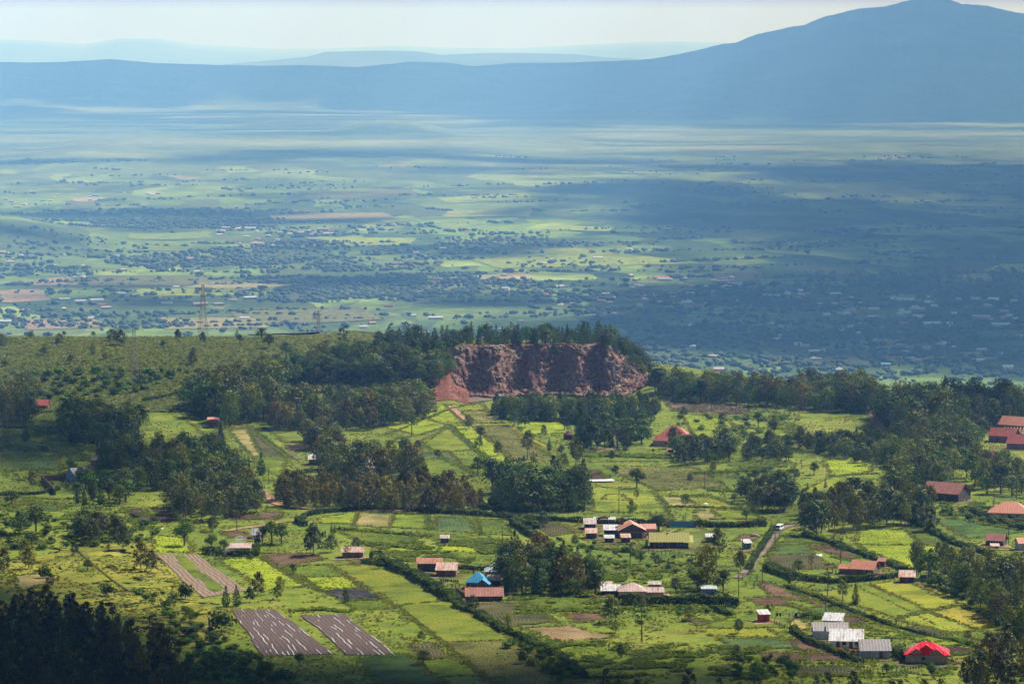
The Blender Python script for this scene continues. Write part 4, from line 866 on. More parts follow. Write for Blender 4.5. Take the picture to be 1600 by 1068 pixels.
for fam, cs in FQ:
    c = np.array([q[:2] for q in cs])
    for a, b in ((0, 1), (1, 2), (2, 3), (3, 0)):
        Ls = np.linalg.norm(c[b] - c[a]); n = int(Ls * 2.6); t = rng.random(n); on = np.sin(t * Ls * .23 + a) + np.sin(t * Ls * .9) > -.7; t = t[on]; n = len(t)
        if n < 2: continue
        P_ = c[a] + (c[b] - c[a]) * t[:, None] + rng.normal(0, .55, (n, 2)); acc.setdefault('grass' if rng.random() < .6 else 'lush', []).append(tufts(np.concatenate([P_, T(P_[:, 0], P_[:, 1])[:, None]], 1), .7, .75, rng))
for k, L_ in acc.items():
    v = np.concatenate(L_); nm = {'lush': 'crop_plants', 'olive': 'crop_plants', 'grass': 'grass', 'teal': 'cabbages', 'purple': 'cabbages', 'yellow': 'grain', 'brown': 'weeds', 'dk': 'crop_plants'}[k]
    tag(obj(nm, mesh_np(nm, v, np.arange(len(v)).reshape(-1, 4)), [CM[k]]), {'lush': 'lush green crops and grass borders growing in the fields', 'olive': 'dull olive crops in the larger fields', 'grass': 'grass tufts on the pastures', 'teal': 'bluish green cabbages in plots', 'purple': 'dark purple cabbages in one plot', 'yellow': 'yellow green grain in the plots', 'brown': 'dry brown weeds on fallow ground', 'dk': 'dark green crops in the plots'}[k], kind="stuff")
# general rough grass on everything near
occ = np.zeros((420, 1100), bool)              # cells of 1 m that carry a plot
def mark(cs):
    c = np.array([q[:2] for q in cs]); u, v = np.meshgrid(np.linspace(0, 1, 120), np.linspace(0, 1, 120))
    P_ = (1 - v)[..., None] * ((1 - u)[..., None] * c[0] + u[..., None] * c[1]) + v[..., None] * ((1 - u)[..., None] * c[3] + u[..., None] * c[2])
    occ[np.clip((P_[..., 0] + 210).astype(int), 0, 419), np.clip((P_[..., 1] - 1040).astype(int), 0, 1099)] = True
for fam, cs in FQ: mark(cs)
for q in (["360,952", "430,952", "520,1021", "410,1025"], ["470,961", "538,960", "618,1023", "542,1023"], ["245,866", "307,866", "386,923", "318,933"], ["503,923", "572,920", "596,935", "536,938"], ["405,765","420,765","480,800","440,800"], ["440,792","600,792","600,800","440,800"]): mark(quad(q))
n = 80000; y = rng.uniform(1050, 2080, n) ; x = rng.uniform(-.145, .145, n) * y
pt = sn(x, y, 60, 11) + .6 * sn(x, y, 17, 12); keep = pt > -.1 ; x, y = x[keep], y[keep]
keep = ~((x > -40) & (x < 100) & (y > 1895) & (y < 1950)); x, y = x[keep], y[keep]
keep = ~occ[np.clip((x + 210).astype(int), 0, 419), np.clip((y - 1040).astype(int), 0, 1099)] | (np.abs(x) > 208); x, y = x[keep], y[keep]
sc = .35 + .5 * np.clip(sn(x, y, 35, 13) + .4, 0, 1.2)
v = tufts(np.stack([x, y, T(x, y)], 1), .6, .8, rng, 3)
tag(obj("grass", mesh_np("grass", v, np.arange(len(v)).reshape(-1, 4)), [CM['grass']]), "rough grass and weeds covering the open ground", kind="stuff")
n = 40000; y = rng.uniform(1830, 2085, n); x = rng.uniform(-.145, -.02, n) * y
v = tufts(np.stack([x, y, T(x, y)], 1), 1.5, 1.7, rng, 3)
tag(obj("undergrowth", mesh_np("undergrowth", v, np.arange(len(v)).reshape(-1, 4)), [plantmat("scrub_leaf", (.06, .09, .014), (.19, .21, .035))]), "light green scrub carpeting the hill at the back left", kind="stuff")

# ------------------------------------------------------------------ hedges: one object each
def hedge(pts, h, w, label, key='dk', lumpy=.25, group="trimmed hedges and hedgerows"):
    h *= .82; w *= .8
    c = roadpts(pts, .8); d = np.gradient(c, axis=0); d /= np.linalg.norm(d, axis=1)[:, None]; nrm = np.stack([-d[:, 1], d[:, 0]], 1)
    L_ = len(c) * .8; n = int(L_ * (h * 2 + w) * 9); i = rng.integers(0, len(c), n)
    s = rng.uniform(0, 2 * h + w, n); hh = h * (1 + lumpy * np.sin(i * .35) * np.sin(i * .13 + 1)); ww = w * (1 + lumpy * np.sin(i * .21))
    side = np.where(s < h, -1., np.where(s < h + w, 0, 1.)); off = np.where(side == 0, (s - h - w / 2) / w * ww, side * ww / 2); z = np.where(side == 0, hh, np.where(side < 0, s, s - h - w) / h * hh)
    pos_ = c[i] + nrm[i] * off[:, None] + rng.normal(0, .12, (n, 2)); zz = T(pos_[:, 0], pos_[:, 1]) + z + rng.normal(0, .1, n)
    nn = np.concatenate([nrm[i] * side[:, None], (side == 0)[:, None] * 1.0], 1) + rng.normal(0, .45, (n, 3)); nn /= np.linalg.norm(nn, axis=1)[:, None]
    u = np.cross(nn, rng.normal(size=(n, 3))); u /= np.linalg.norm(u, axis=1)[:, None]; w_ = np.cross(nn, u); P_ = np.concatenate([pos_, zz[:, None]], 1); sz = .33 * rng.uniform(.7, 1.4, n)[:, None]
    v = np.stack([P_ - u * sz, P_ - w_ * sz, P_ + u * sz, P_ + w_ * sz], 1).reshape(-1, 3)
    return tag(obj("hedge", mesh_np("hedge", v, np.arange(4 * n).reshape(-1, 4)), [CM[key]]), label, "hedge", group)
HL = plantmat("leafy_hedge", (.03, .06, .010), (.085, .13, .02)); CM['leafy'] = HL
hedge([(466,817),(478,806),(500,802),(555,797),(620,796),(700,802),(790,808),(840,826)], 2.0, 2.2, "long dark clipped hedge curving around the strip fields")
hedge([(464,815),(477,822)], 2.2, 2, "short dark hedge stub at the left end of the strip fields")
hedge([(745,785),(760,797)], 2.0, 3, "short clipped hedge at the right foot of the gum plantation"); hedge([(768,785),(790,800)], 2.0, 3, "clipped hedge right of the short hedge by the gum plantation")
hedge([(800,818),(830,836),(848,848),(862,856)], 2.4, 2.6, "diagonal clipped hedge left of the stone house compound")
hedge([(584,874),(620,890),(660,909),(700,936),(712,940)], 3.0, 3.6, "thick leafy hedgerow running diagonally beside the rusty sheds", 'leafy', .4)
hedge([(712,946),(745,960),(786,985),(830,1005),(880,1030),(915,1060)], 1.8, 2.6, "low overgrown hedgerow continuing diagonally to the bottom edge", 'leafy', .5)
hedge([(808,812),(900,815),(930,818)], 2.0, 2, "dark hedge behind the sheds of the stone house"); hedge([(932,818),(1000,819),(1052,822)], 2.6, 1.8, "tall dark hedge behind the stone house and palm")
hedge([(1080,822),(1140,824),(1196,822)], 2.4, 1.8, "dark hedge right of the blue gate"); hedge([(1170,890),(1182,868),(1198,845),(1210,826)], 2.2, 1.8, "hedge along the left side of the lane", 'leafy')
hedge([(968,944),(1040,945),(1098,944),(1152,947)], 3.6, 3, "long thick trimmed hedge in front of the pale roofs"); hedge([(1118,953),(1140,962)], 1.8, 2, "leafy hedge spur right below the trimmed hedge", 'leafy')
hedge([(664,884),(706,887),(760,891),(790,892)], 1.6, 1.6, "straight hedge behind the yard with the rusty sheds"); hedge([(568,879),(600,885)], 1.5, 2, "scrappy hedge right of the rusty roofed hut", 'leafy', .5)
hedge([(1196,889),(1230,903),(1300,911),(1340,908),(1400,902)], 2.2, 2.6, "leafy hedgerow below the brown farmhouse"); hedge([(1255,838),(1300,850),(1350,868),(1420,895)], 1.8, 2.2, "hedgerow along the lower left of the bright meadow", 'leafy', .4)
hedge([(1258,815),(1290,812),(1340,814)], 1.6, 2, "low hedge beside the lane in the tree belt"); hedge([(1400,806),(1440,822),(1490,850),(1545,868)], 2.0, 2.4, "hedgerow along the upper right of the bright meadow", 'leafy', .4)
hedge([(1520,800),(1560,815),(1600,828)], 2.2, 2.4, "dark hedge in front of the red hipped house on the right"); hedge([(1230,918),(1290,938),(1330,955),(1400,980),(1490,1002),(1530,1012)], 1.0, 1.4, "low weedy hedge along the fence of the terraced field", 'leafy', .6)
hedge([(1238,985),(1262,1003),(1300,1018),(1345,1036)], 1.8, 1.8, "dark hedge left of the grey houses"); hedge([(1245,963),(1280,967)], 1.4, 1.6, "short hedge behind the laundry line", 'leafy'); hedge([(1392,1022),(1430,1033)], 2.6, 3, "rounded dark hedge between grey shed and red roof")
hedge([(320,864),(350,868),(400,868)], 2.6, 3, "dark smoking hedge below the pale roof"); hedge([(400,868),(402,850)], 1.8, 2, "short hedge beside the brown plot")
hedge([(225,628),(275,618),(305,615)], 2.2, 2.5, "dark hedge at the foot of the scrub hill"); hedge([(0,774),(60,772),(90,765)], 1.4, 2, "low hedge left of the brick wall", 'leafy', .4)
hedge([(1080,893),(1085,902)], 1.5, 2, "small hedge behind the pale roofs"); hedge([(1200,885),(1240,898)], 1.8, 2.4, "dark hedge right of the lane"); hedge([(0,668),(44,670)], 1.0, 1.4, "low hedge on the dim green field", 'leafy')
hedge([(770,800),(850,800),(912,798)], 2.6, 2.5, "dark hedge before the pink walled house")
# ------------------------------------------------------------------ quarry face, rocks
def rockmat(name, cols, sc=.8):
    m, t, N, L, P = nodes(name); p = pos(N)
    v = N.new("ShaderNodeTexVoronoi"); v.inputs["Scale"].default_value = sc; L.new(p, v.inputs["Vector"]); n1 = noise(N, L, p, .12, 5, .7); n2 = noise(N, L, p, 1.4, 4, .7)
    r = ramp(N, [(.2, cols[0]), (.5, cols[1]), (.9, cols[2])]); L.new(v.outputs["Color"], r.inputs[0])
    r2 = ramp(N, [(.42, (0,) * 3), (.6, (1,) * 3)]); L.new(n1.outputs[0], r2.inputs[0]); c = mixc(N, L, r2.outputs[0], r.outputs[0], cols[3])
    r3 = ramp(N, [(.3, (.5,) * 3), (.7, (1.3,) * 3)]); L.new(n2.outputs[0], r3.inputs[0]); c = mixc(N, L, 1.0, c, r3.outputs[0], 'MULTIPLY')
    L.new(c, P.inputs["Base Color"]); P.inputs["Roughness"].default_value = .9; P.inputs["Specular IOR Level"].default_value = .15; bump(N, L, n2.outputs[0], P, .8, .4); return m
QM = rockmat("quarry_rock", ((.10, .055, .038), (.19, .115, .08), (.32, .225, .165), (.16, .062, .038)))
def cutsheet(name, x0, x1, f, mat, label, y0=-6, y1=26, amp=.85, st=.45):
    xs = np.arange(x0, x1, st); vs = np.linspace(0, 1, 80); X, Vv = np.meshgrid(xs, vs); Y = f(X) + y0 + (y1 - y0) * Vv; Z = T(X, Y) + .7
    r = np.random.default_rng(3); kx = r.uniform(x0, x1, 900); kv = r.uniform(0, 1, 900); kh = r.random(900)
    hgt = np.zeros_like(X)
    pts = X.ravel(), Vv.ravel() * 34
    best = np.full(X.size, 1e9); bi = np.zeros(X.size, int)
    for s in range(0, 900, 100):
        d = (pts[0][:, None] - kx[None, s:s + 100]) ** 2 + (pts[1][:, None] - kv[None, s:s + 100] * 34) ** 2; j = d.argmin(1); dm = d[np.arange(len(j)), j]; u = dm < best; best[u] = dm[u]; bi[u] = j[u] + s
    cell = kh[bi].reshape(X.shape); dist = np.sqrt(best).reshape(X.shape)
    push = amp * (cell * 1.3 - np.clip(dist / 1.6, 0, 1) ** 2 * .9) + .6 * sn(X, Vv * 34, 24, 3) + .4 * sn(X, Vv * 34, 9, 4) + .9
    fade = np.minimum(smooth(0, .08, Vv), smooth(1, .9, Vv) if False else 1 - smooth(.94, 1, Vv)) * smooth(x0, x0 + 6, X) * (1 - smooth(x1 - 8, x1, X))
    Y = Y - np.clip(push, 0, 4) * fade; Z = Z + .25 * push * fade
    n = len(xs); i = (np.arange(79)[:, None] * n + np.arange(n - 1)[None, :]).ravel(); Fq = np.stack([i, i + 1, i + n + 1, i + n], 1)
    return tag(obj(name, mesh_np(name, np.stack([X, Y, Z], -1).reshape(-1, 3), Fq), [mat]), label, kind="structure")
cutsheet("quarry_face", QX0 - 2, QX1 + 30, yface, QM, "reddish brown quarry face of broken rock cut into the knoll")
def rocks(name, pts, sizes, mat, label, seed=5):
    r = np.random.default_rng(seed); v0, f0 = ICO1; VV, FF = [], []
    for k, (p, s) in enumerate(zip(pts, sizes)):
        w = v0 * (1 + r.uniform(-.28, .28, (len(v0), 1))); w = w * np.array([r.uniform(.7, 1.3), r.uniform(.7, 1.2), r.uniform(.5, .95)]) * s
        a = r.uniform(0, 6.28); ca, sa = math.cos(a), math.sin(a); w = np.stack([w[:, 0] * ca - w[:, 1] * sa, w[:, 0] * sa + w[:, 1] * ca, w[:, 2]], 1); VV.append(w + p); FF.append(f0 + k * len(v0))
    return tag(obj(name, mesh_np(name, np.concatenate(VV), np.concatenate(FF)), [mat]), label, kind="stuff")
RM = rockmat("rubble_rock", ((.10, .06, .042), (.22, .15, .11), (.40, .31, .24), (.16, .07, .045)), .8)
r_ = np.random.default_rng(8); n = 3400; x = r_.uniform(QX0 - 3, QX1 + 24, n); t_ = r_.random(n) ** 1.25 ; y = yface(x) - 7 + t_ * 27
p = np.stack([x, y - .9, T(x, y) + .9], 1); s = r_.uniform(.1, 1.0, n) ** 2.2 * 1.0 + .16
rocks("rubble", p, s, RM, "grey and tan broken rocks lying over the quarry face")
n = 420; x = r_.uniform(QX0 - 4, 30, n); y = yface(x) - r_.uniform(2, 16, n); rocks("gravel", np.stack([x, y, T(x, y) + .05], 1), r_.uniform(.2, .7, n), RM, "pale rock debris at the foot of the quarry")
tag(drape("field", quad(["716,600", "790,600", "800,622", "735,628"]), rockmat("quarry_floor", ((.12, .08, .06), (.19, .14, .11), (.26, .2, .17), (.15, .09, .07))), .3), "pale stony floor at the foot of the quarry", kind="structure")
# the small red earth cutting on the left of the quarry
RE = rockmat("red_earth", ((.09, .028, .016), (.16, .052, .028), (.24, .10, .06), (.13, .042, .022)))
g0 = G(698, 622); bx, by = g0[0], g0[1]
def bank(name, x0, x1, yb, h, mat, label):
    xs = np.arange(x0, x1, .5); vs = np.linspace(0, 1, 26); X, V_ = np.meshgrid(xs, vs); prof = h * smooth(.12, .55, V_) * (1 - smooth(.62, 1.0, V_)) * smooth(x0, x0 + 9, X) * (1 - smooth(x1 - 1.5, x1, X) * .9)
    Y = yb + V_ * 30 - 1.3 * (np.abs(np.sin(X * 1.3 + np.sin(X * 3.1))) * (V_ > .1) * (V_ < .6)) ; Z = T(X, Y) * 0 + np.maximum(T(X, Y) + .25, T(X, yb) + prof + .25); n = len(xs)
    i = (np.arange(25)[:, None] * n + np.arange(n - 1)[None, :]).ravel(); return tag(obj(name, mesh_np(name, np.stack([X, Y, Z], -1).reshape(-1, 3), np.stack([i, i + 1, i + n + 1, i + n], 1)), [mat]), label, kind="structure")
bank("earth_bank", bx - 13, bx + 11, by + 2, 5.0, RE, "red earth bank cut beside the quarry")
tag(drape("field", quad(["668,616", "728,615", "740,629", "668,630"]), RE, .3), "bare red earth at the foot of the cutting", kind="structure")
# ------------------------------------------------------------------ buildings
class MB:
    def __init__(s): s.v = []; s.f = []
    def box(s, x0, x1, y0, y1, z0, z1):
        b = len(s.v); s.v += [(x, y, z) for z in (z0, z1) for x, y in ((x0, y0), (x1, y0), (x1, y1), (x0, y1))]
        s.f += [[b + i for i in q] for q in ((3, 2, 1, 0), (4, 5, 6, 7), (0, 1, 5, 4), (1, 2, 6, 5), (2, 3, 7, 6), (3, 0, 4, 7))]; return s
    def poly(s, pts, fs):
        b = len(s.v); s.v += list(pts); s.f += [[b + i for i in q] for q in fs]; return s
    def slab(s, pts, t=.08):                  # thick sheet from a polygon (top side), thickness downwards
        n = len(pts); b = len(s.v); s.v += [tuple(p) for p in pts] + [(p[0], p[1], p[2] - t) for p in pts]
        s.f += [[b + i for i in range(n)], [b + n + i for i in reversed(range(n))]] + [[b + i, b + n + i, b + n + (i + 1) % n, b + (i + 1) % n] for i in range(n)]; return s
    def bar(s, a, b_, r):
        a = Vector(a); b_ = Vector(b_); d = (b_ - a).normalized(); u = d.orthogonal().normalized() * r; w = d.cross(u); k = len(s.v)
        s.v += [tuple(p + q) for p in (a, b_) for q in (u + w, w - u, -u - w, u - w)]
        s.f += [[k + i for i in q] for q in ((0, 1, 2, 3), (7, 6, 5, 4), (0, 4, 5, 1), (1, 5, 6, 2), (2, 6, 7, 3), (3, 7, 4, 0))]; return s
    def build(s, name, mat, parent=None):
        me = bpy.data.meshes.new(name); me.from_pydata([tuple(p) for p in s.v], [], s.f); me.update(); return obj(name, me, [mat] if mat else [], parent)
MC = {}
def roofmat(key):
    if 'r' + key in MC: return MC['r' + key]
    a, b, rs, rough = {'rust': ((.20, .055, .026), (.34, .13, .065), .5, .7), 'rustpale': ((.40, .33, .27), (.32, .12, .07), .5, .55), 'rustred': ((.17, .045, .024), (.27, .09, .05), .45, .7), 'orange': ((.46, .17, .10), (.42, .20, .14), .3, .6), 'red': ((.36, .06, .035), (.30, .07, .045), .2, .5),
      'brightred': ((.72, .012, .022), (.62, .02, .03), .2, .25), 'white': ((.50, .50, .49), (.36, .34, .32), .35, .4), 'grey': ((.22, .21, .21), (.30, .27, .25), .3, .45), 'bluewhite': ((.24, .34, .38), (.42, .44, .42), .5, .4), 'blue': ((.03, .24, .44), (.06, .32, .52), .2, .4),
      'lichen': ((.25, .26, .02), (.29, .25, .07), .6, .8), 'pink': ((.42, .30, .26), (.34, .22, .18), .4, .6), 'tin': ((.38, .34, .31), (.25, .17, .13), .5, .5), 'terracotta': ((.38, .12, .055), (.46, .17, .09), .4, .7)}[key]
    m, t, N, L, P = nodes("roof_" + key); tc = N.new("ShaderNodeTexCoord"); n1 = noise(N, L, mapping(N, L, tc.outputs["Object"], (2.2, .5, 1)), .45, 5, .7); r = ramp(N, [(.5 - rs * .22, a), (.5 + rs * .12, b), (.5 + rs * .2 + .08, tuple(q * f for q, f in zip(b, (.55, .42, .36))))]); L.new(n1.outputs[0], r.inputs[0])
    w = N.new("ShaderNodeTexWave"); w.bands_direction = 'X'; w.inputs["Scale"].default_value = .34; L.new(tc.outputs["Object"], w.inputs["Vector"]); r2 = ramp(N, [(.08, (.78,) * 3), (.3, (1,) * 3)]); L.new(w.outputs[1], r2.inputs[0])
    c = mixc(N, L, 1.0, r.outputs[0], r2.outputs[0], 'MULTIPLY'); L.new(c, P.inputs["Base Color"]); P.inputs["Roughness"].default_value = rough; P.inputs["Specular IOR Level"].default_value = .5; bump(N, L, w.outputs[1], P, .4, .05); MC['r' + key] = m; return m
def wallmat(key):
    if 'w' + key in MC: return MC['w' + key]
    a, b, sc = {'stone': ((.06, .047, .04), (.11, .085, .07), 1.6), 'plank': ((.045, .03, .022), (.08, .055, .04), 1.2), 'mud': ((.12, .075, .05), (.20, .13, .09), .5), 'tinwall': ((.30, .31, .31), (.40, .41, .41), .6), 'cream': ((.34, .26, .18), (.40, .31, .22), .5), 'brick': ((.17, .08, .055), (.24, .12, .08), 1.5), 'white': ((.6, .6, .58), (.7, .7, .68), .5), 'redwall': ((.45, .02, .03), (.5, .03, .04), .5), 'green': ((.04, .16, .08), (.05, .2, .1), .5), 'teal': ((.06, .22, .25), (.08, .28, .3), .5), 'pinkwall': ((.45, .25, .2), (.5, .3, .25), .5), 'bluewall': ((.12, .25, .33), (.16, .3, .38), .4)}[key]
    m, t, N, L, P = nodes("wall_" + key); tc = N.new("ShaderNodeTexCoord"); br = N.new("ShaderNodeTexBrick"); br.inputs["Scale"].default_value = sc; br.inputs["Color1"].default_value = (*a, 1); br.inputs["Color2"].default_value = (*b, 1); br.inputs["Mortar"].default_value = (*[q * .7 for q in a], 1); br.inputs["Mortar Size"].default_value = .02
    L.new(mapping(N, L, tc.outputs["Object"], (1, 1, 1), 0), br.inputs["Vector"]); n1 = noise(N, L, tc.outputs["Object"], .9, 4, .7); r = ramp(N, [(.35, (.75,) * 3), (.65, (1.15,) * 3)]); L.new(n1.outputs[0], r.inputs[0])
    c = mixc(N, L, 1.0, br.outputs[0], r.outputs[0], 'MULTIPLY'); L.new(c, P.inputs["Base Color"]); P.inputs["Roughness"].default_value = .9; MC['w' + key] = m; return m
GLASS = simple("dark_window", (.02, .025, .03), .2, .5); FRAME = simple("window_frame", (.35, .30, .24), .7); WOOD = simple("door_wood", (.13, .07, .04), .8); TRIM = simple("dark_metal", (.08, .08, .08), .6); WHITE = simple("white_paint", (.75, .75, .74), .5)
def root(name, label, cat, x, y, rot=0, group=None, z=None):
    e = bpy.data.objects.new(name, None); COL.objects.link(e); e.location = (x, y, float(T(x, y)) if z is None else z); e.rotation_euler.z = R(rot); e.empty_display_size = .2; return tag(e, label, cat, group)
def walls(mb, w, d, h, rh, typ, x0=0, y0=0):
    a, b, c, e = x0 - w / 2, x0 + w / 2, y0 - d / 2, y0 + d / 2; k = len(mb.v)
    if typ == 'gx': mb.poly([(a, c, -1), (b, c, -1), (b, e, -1), (a, e, -1), (a, c, h), (b, c, h), (b, e, h), (a, e, h), (a, y0, h + rh), (b, y0, h + rh)], [(0, 1, 5, 4), (2, 3, 7, 6), (1, 2, 6, 9, 5), (3, 0, 4, 8, 7)])
    elif typ == 'gy': mb.poly([(a, c, -1), (b, c, -1), (b, e, -1), (a, e, -1), (a, c, h), (b, c, h), (b, e, h), (a, e, h), (x0, c, h + rh), (x0, e, h + rh)], [(0, 1, 5, 8, 4), (2, 3, 7, 9, 6), (1, 2, 6, 5), (3, 0, 4, 7)])
    elif typ == 'mono': mb.poly([(a, c, -1), (b, c, -1), (b, e, -1), (a, e, -1), (a, c, h), (b, c, h), (b, e, h + rh), (a, e, h + rh)], [(0, 1, 5, 4), (2, 3, 7, 6), (1, 2, 6, 5), (3, 0, 4, 7)])
    else: mb.poly([(a, c, -1), (b, c, -1), (b, e, -1), (a, e, -1), (a, c, h), (b, c, h), (b, e, h), (a, e, h)], [(0, 1, 5, 4), (2, 3, 7, 6), (1, 2, 6, 5), (3, 0, 4, 7)])
def roofs(mb, w, d, h, rh, typ, x0=0, y0=0, o=.45, dz=.1):
    a, b, c, e = x0 - w / 2 - o, x0 + w / 2 + o, y0 - d / 2 - o, y0 + d / 2 + o; h = h + dz
    if typ == 'gx': s = rh / (d / 2) * o; mb.slab([(a, c, h - s), (b, c, h - s), (b, y0, h + rh), (a, y0, h + rh)]).slab([(b, e, h - s), (a, e, h - s), (a, y0, h + rh + .003), (b, y0, h + rh + .003)])
    elif typ == 'gy': s = rh / (w / 2) * o; mb.slab([(a, e, h - s), (a, c, h - s), (x0, c, h + rh), (x0, e, h + rh)]).slab([(b, c, h - s), (b, e, h - s), (x0, e, h + rh + .003), (x0, c, h + rh + .003)])
    elif typ == 'mono': s = rh / d * o; mb.slab([(a, c, h - s), (b, c, h - s), (b, e, h + rh + s), (a, e, h + rh + s)])
    elif typ == 'hip':
        q = min(w, d) / 2 + o; r1, r2 = (a + q, b - q) if w >= d else (x0, x0)
        if w >= d: A, B = (r1, y0, h + rh), (r2, y0, h + rh)
        else: A, B = (x0, c + q, h + rh), (x0, e - q, h + rh)
        z = h - .1
        if w >= d: mb.slab([(a, c, z), (b, c, z), B, A]).slab([(b, e, z), (a, e, z), A, B]).slab([(b, c, z), (b, e, z), B]).slab([(a, e, z), (a, c, z), A])
        else: mb.slab([(a, c, z), (b, c, z), A]).slab([(b, c, z), (b, e, z), B, A]).slab([(b, e, z), (a, e, z), B]).slab([(a, e, z), (a, c, z), A, B])
def building(name, cat, label, px, py, w, d, h, rh, rot, typ, wm, rm, doors=(), wins=(), group=None, extra=None):
    if typ != 'gy': d *= 1.22; rh *= 1.5
    if group == SHEDS: w *= .86; d *= .9
    g = G(px, py); a = R(rot); x = g[0] - math.sin(a) * d / 2; y = g[1] + math.cos(a) * d / 2
    e = root(name, label, cat, x, y, rot, group, float(T(x, y)) + .05)
    m = MB(); walls(m, w, d, h, rh, typ); m.build("wall", wallmat(wm), e); m = MB(); roofs(m, w, d, h, rh, typ); rf = m.build("roof", roofmat(rm), e)
    for q in doors:
        mb = MB(); mb.box(q - .5, q + .5, -d / 2 - .06, -d / 2 + .02, -.1, min(2.05, h - .15)); dd = mb.build("door", WOOD, e); MB().box(q + .3, q + .42, -d / 2 - .12, -d / 2 - .062, .95, 1.07).build("handle", TRIM, dd)
    for q in wins:
        f = MB().box(q - .65, q + .65, -d / 2 - .05, -d / 2 + .02, .95, min(2.1, h - .1)).build("window", FRAME, e); MB().box(q - .52, q + .52, -d / 2 - .08, -d / 2 - .052, 1.07, min(1.98, h - .2)).build("pane", GLASS, f)
    if extra: extra(e, rf)
    if h < 3.6 and py > 700:
        c_, s_ = math.cos(a), math.sin(a); L_ = lambda u, v: (x + c_ * u - s_ * v, y + s_ * u + c_ * v)
        q = [L_(-w / 2 - 2.2, d / 2 + 1), L_(w / 2 + 2.0, d / 2 + .6), L_(w / 2 + 3.2, -d / 2 - 3.6), L_(-w / 2 - 3.0, -d / 2 - 4.4)]
        tag(drape("yard", q, fieldmat('yard'), .235, 1.0, .8), "trodden earth yard around " + label[:60].rsplit(' ', 1)[0], kind="structure")
    PLACED.append((x, y)); return e
SHEDS = "small tin roofed sheds around the stone house"
# --- the stone house with orange gable, chimney and rear wing
def ex1(e, rf):
    MB().box(-3.4, -2.4, 3, 4.2, 3, 6.6).build("chimney", wallmat('brick'), e)
    m = MB(); walls(m, 5, 5, 2.7, 1.3, 'gx', 6.4, 4.2); m.build("wing", wallmat('pinkwall'), e); m = MB(); roofs(m, 5, 5, 2.7, 1.3, 'gx', 6.4, 4.2); m.build("wing_roof", roofmat('orange'), e)
    MB().box(-4.6, 4.6, -5.6, -5.5, 2.15, 2.35).build("beam", simple("orange_trim", (.4, .12, .05), .7), e); MB().box(3.4, 5.0, -6.6, -5.6, 0, 2.1).build("porch", wallmat('pinkwall'), e)
    MB().slab([(-5.1, -2.9, 3.14), (-5.1, -2.6, 3.14), (0, -2.6, 5.52), (0, -2.9, 5.52)], .1).build("roof_step", TRIM, rf)
building("stone_house", "house", "stone house with a broad orange gabled roof and brick chimney behind the sheds", 988, 841, 9.4, 11, 3.0, 2.3, 3, 'gy', 'stone', 'orange', (), (-2.5, 1.5), extra=ex1)
def ex2(e, rf):
    m = MB(); m.box(-1.0, -.2, -.6, .4, 2.6, 5.2); m.build("chimney", wallmat('brick'), e)
    m = MB(); m.box(-.95, -.15, -4.25, -3.7, .0, 2.4); m.build("porch", wallmat('stone'), e); MB().box(-8.4, -7.6, -3.4, 0, 0, 2.6).build("annex", wallmat('stone'), e)
    m = MB(); roofs(m, 2.6, 7.6, 2.3, 1.3, 'mono', 6.8, -.5); m.build("lean_to_roof", roofmat('lichen'), e)
building("lichen_house", "house", "long stone house with two yellow green lichen covered roof halves", 1046, 857, 13.4, 6.4, 2.6, 1.7, 0, 'gx', 'stone', 'lichen', (-5.2, -.2), (-3.2, 3.4, 5.5), extra=ex2)
SHEDS = "small tin roofed sheds around the stone house"
building("shed", "shed", "pale roofed shed at the left end of the stone house yard", 922, 828, 4.6, 6, 2.2, .8, 0, 'mono', 'plank', 'tin', (1,), (), SHEDS)
building("shed", "shed", "weathered rusty shed in front of the leftmost pale roofed shed", 924, 842, 4.2, 5, 2.2, .6, 0, 'mono', 'plank', 'rustpale', (1,), (), SHEDS)
building("shed", "shed", "white roofed shed between the orange gable and the left sheds", 954, 838, 5.2, 4, 2.4, .8, 0, 'mono', 'stone', 'white', (1.2,), (), SHEDS)
building("shed", "shed", "small low white roofed coop in front of the white roofed shed", 952, 848, 3.6, 2.6, 1.8, .4, 0, 'mono', 'plank', 'white', (0,), (), SHEDS)
building("shed", "shed", "low tin shed in front of the orange gabled house", 978, 848, 3.4, 3, 2.0, .5, 3, 'mono', 'plank', 'rustpale', (.5,), (), SHEDS)
building("shed", "shed", "tiny rusty orange roofed shed against the dark hedge", 944, 819, 2.4, 2.2, 1.9, .4, 0, 'mono', 'plank', 'rust', (), (), SHEDS)
building("shed", "shed", "tiny white roofed shed against the dark hedge", 956, 820, 2.2, 2.2, 2.1, .3, 0, 'mono', 'plank', 'white', (0,), (), SHEDS)
building("shed", "shed", "smallest white capped shed left of the two tiny hedge sheds", 932, 817, 1.6, 2, 1.4, .3, 0, 'mono', 'plank', 'white', (), (), SHEDS)
building("shed", "shed", "small green shed with white roof half hidden by the brown tree", 1111, 848, 3.2, 2.6, 2.2, .4, 0, 'mono', 'green', 'white', (0,), ())
building("shed", "shed", "narrow blue grey shed with white roof beside the country lane", 1169, 858, 2.3, 2.2, 2.3, .5, 20, 'mono', 'teal', 'white', (0,), ())
# --- gate
g = G(1065, 824); e = root("compound_gate", "blue metal gate between red brick pillars right of the palm", "gate", g[0], g[1], 0)
MB().box(-4.4, 4.4, -.08, .08, .1, 2.5).build("gate_leaf", simple("blue_gate", (.06, .26, .46), .5), e)
for s in (-1, 1): MB().box(s * 5 - .5, s * 5 + .5, -.5, .5, -.5, 2.7).build("pillar", wallmat('brick'), e)
for k in range(5): MB().box(-4.4, 4.4, -.13, -.085, .3 + k * .5, .34 + k * .5).build("rail", TRIM, e)
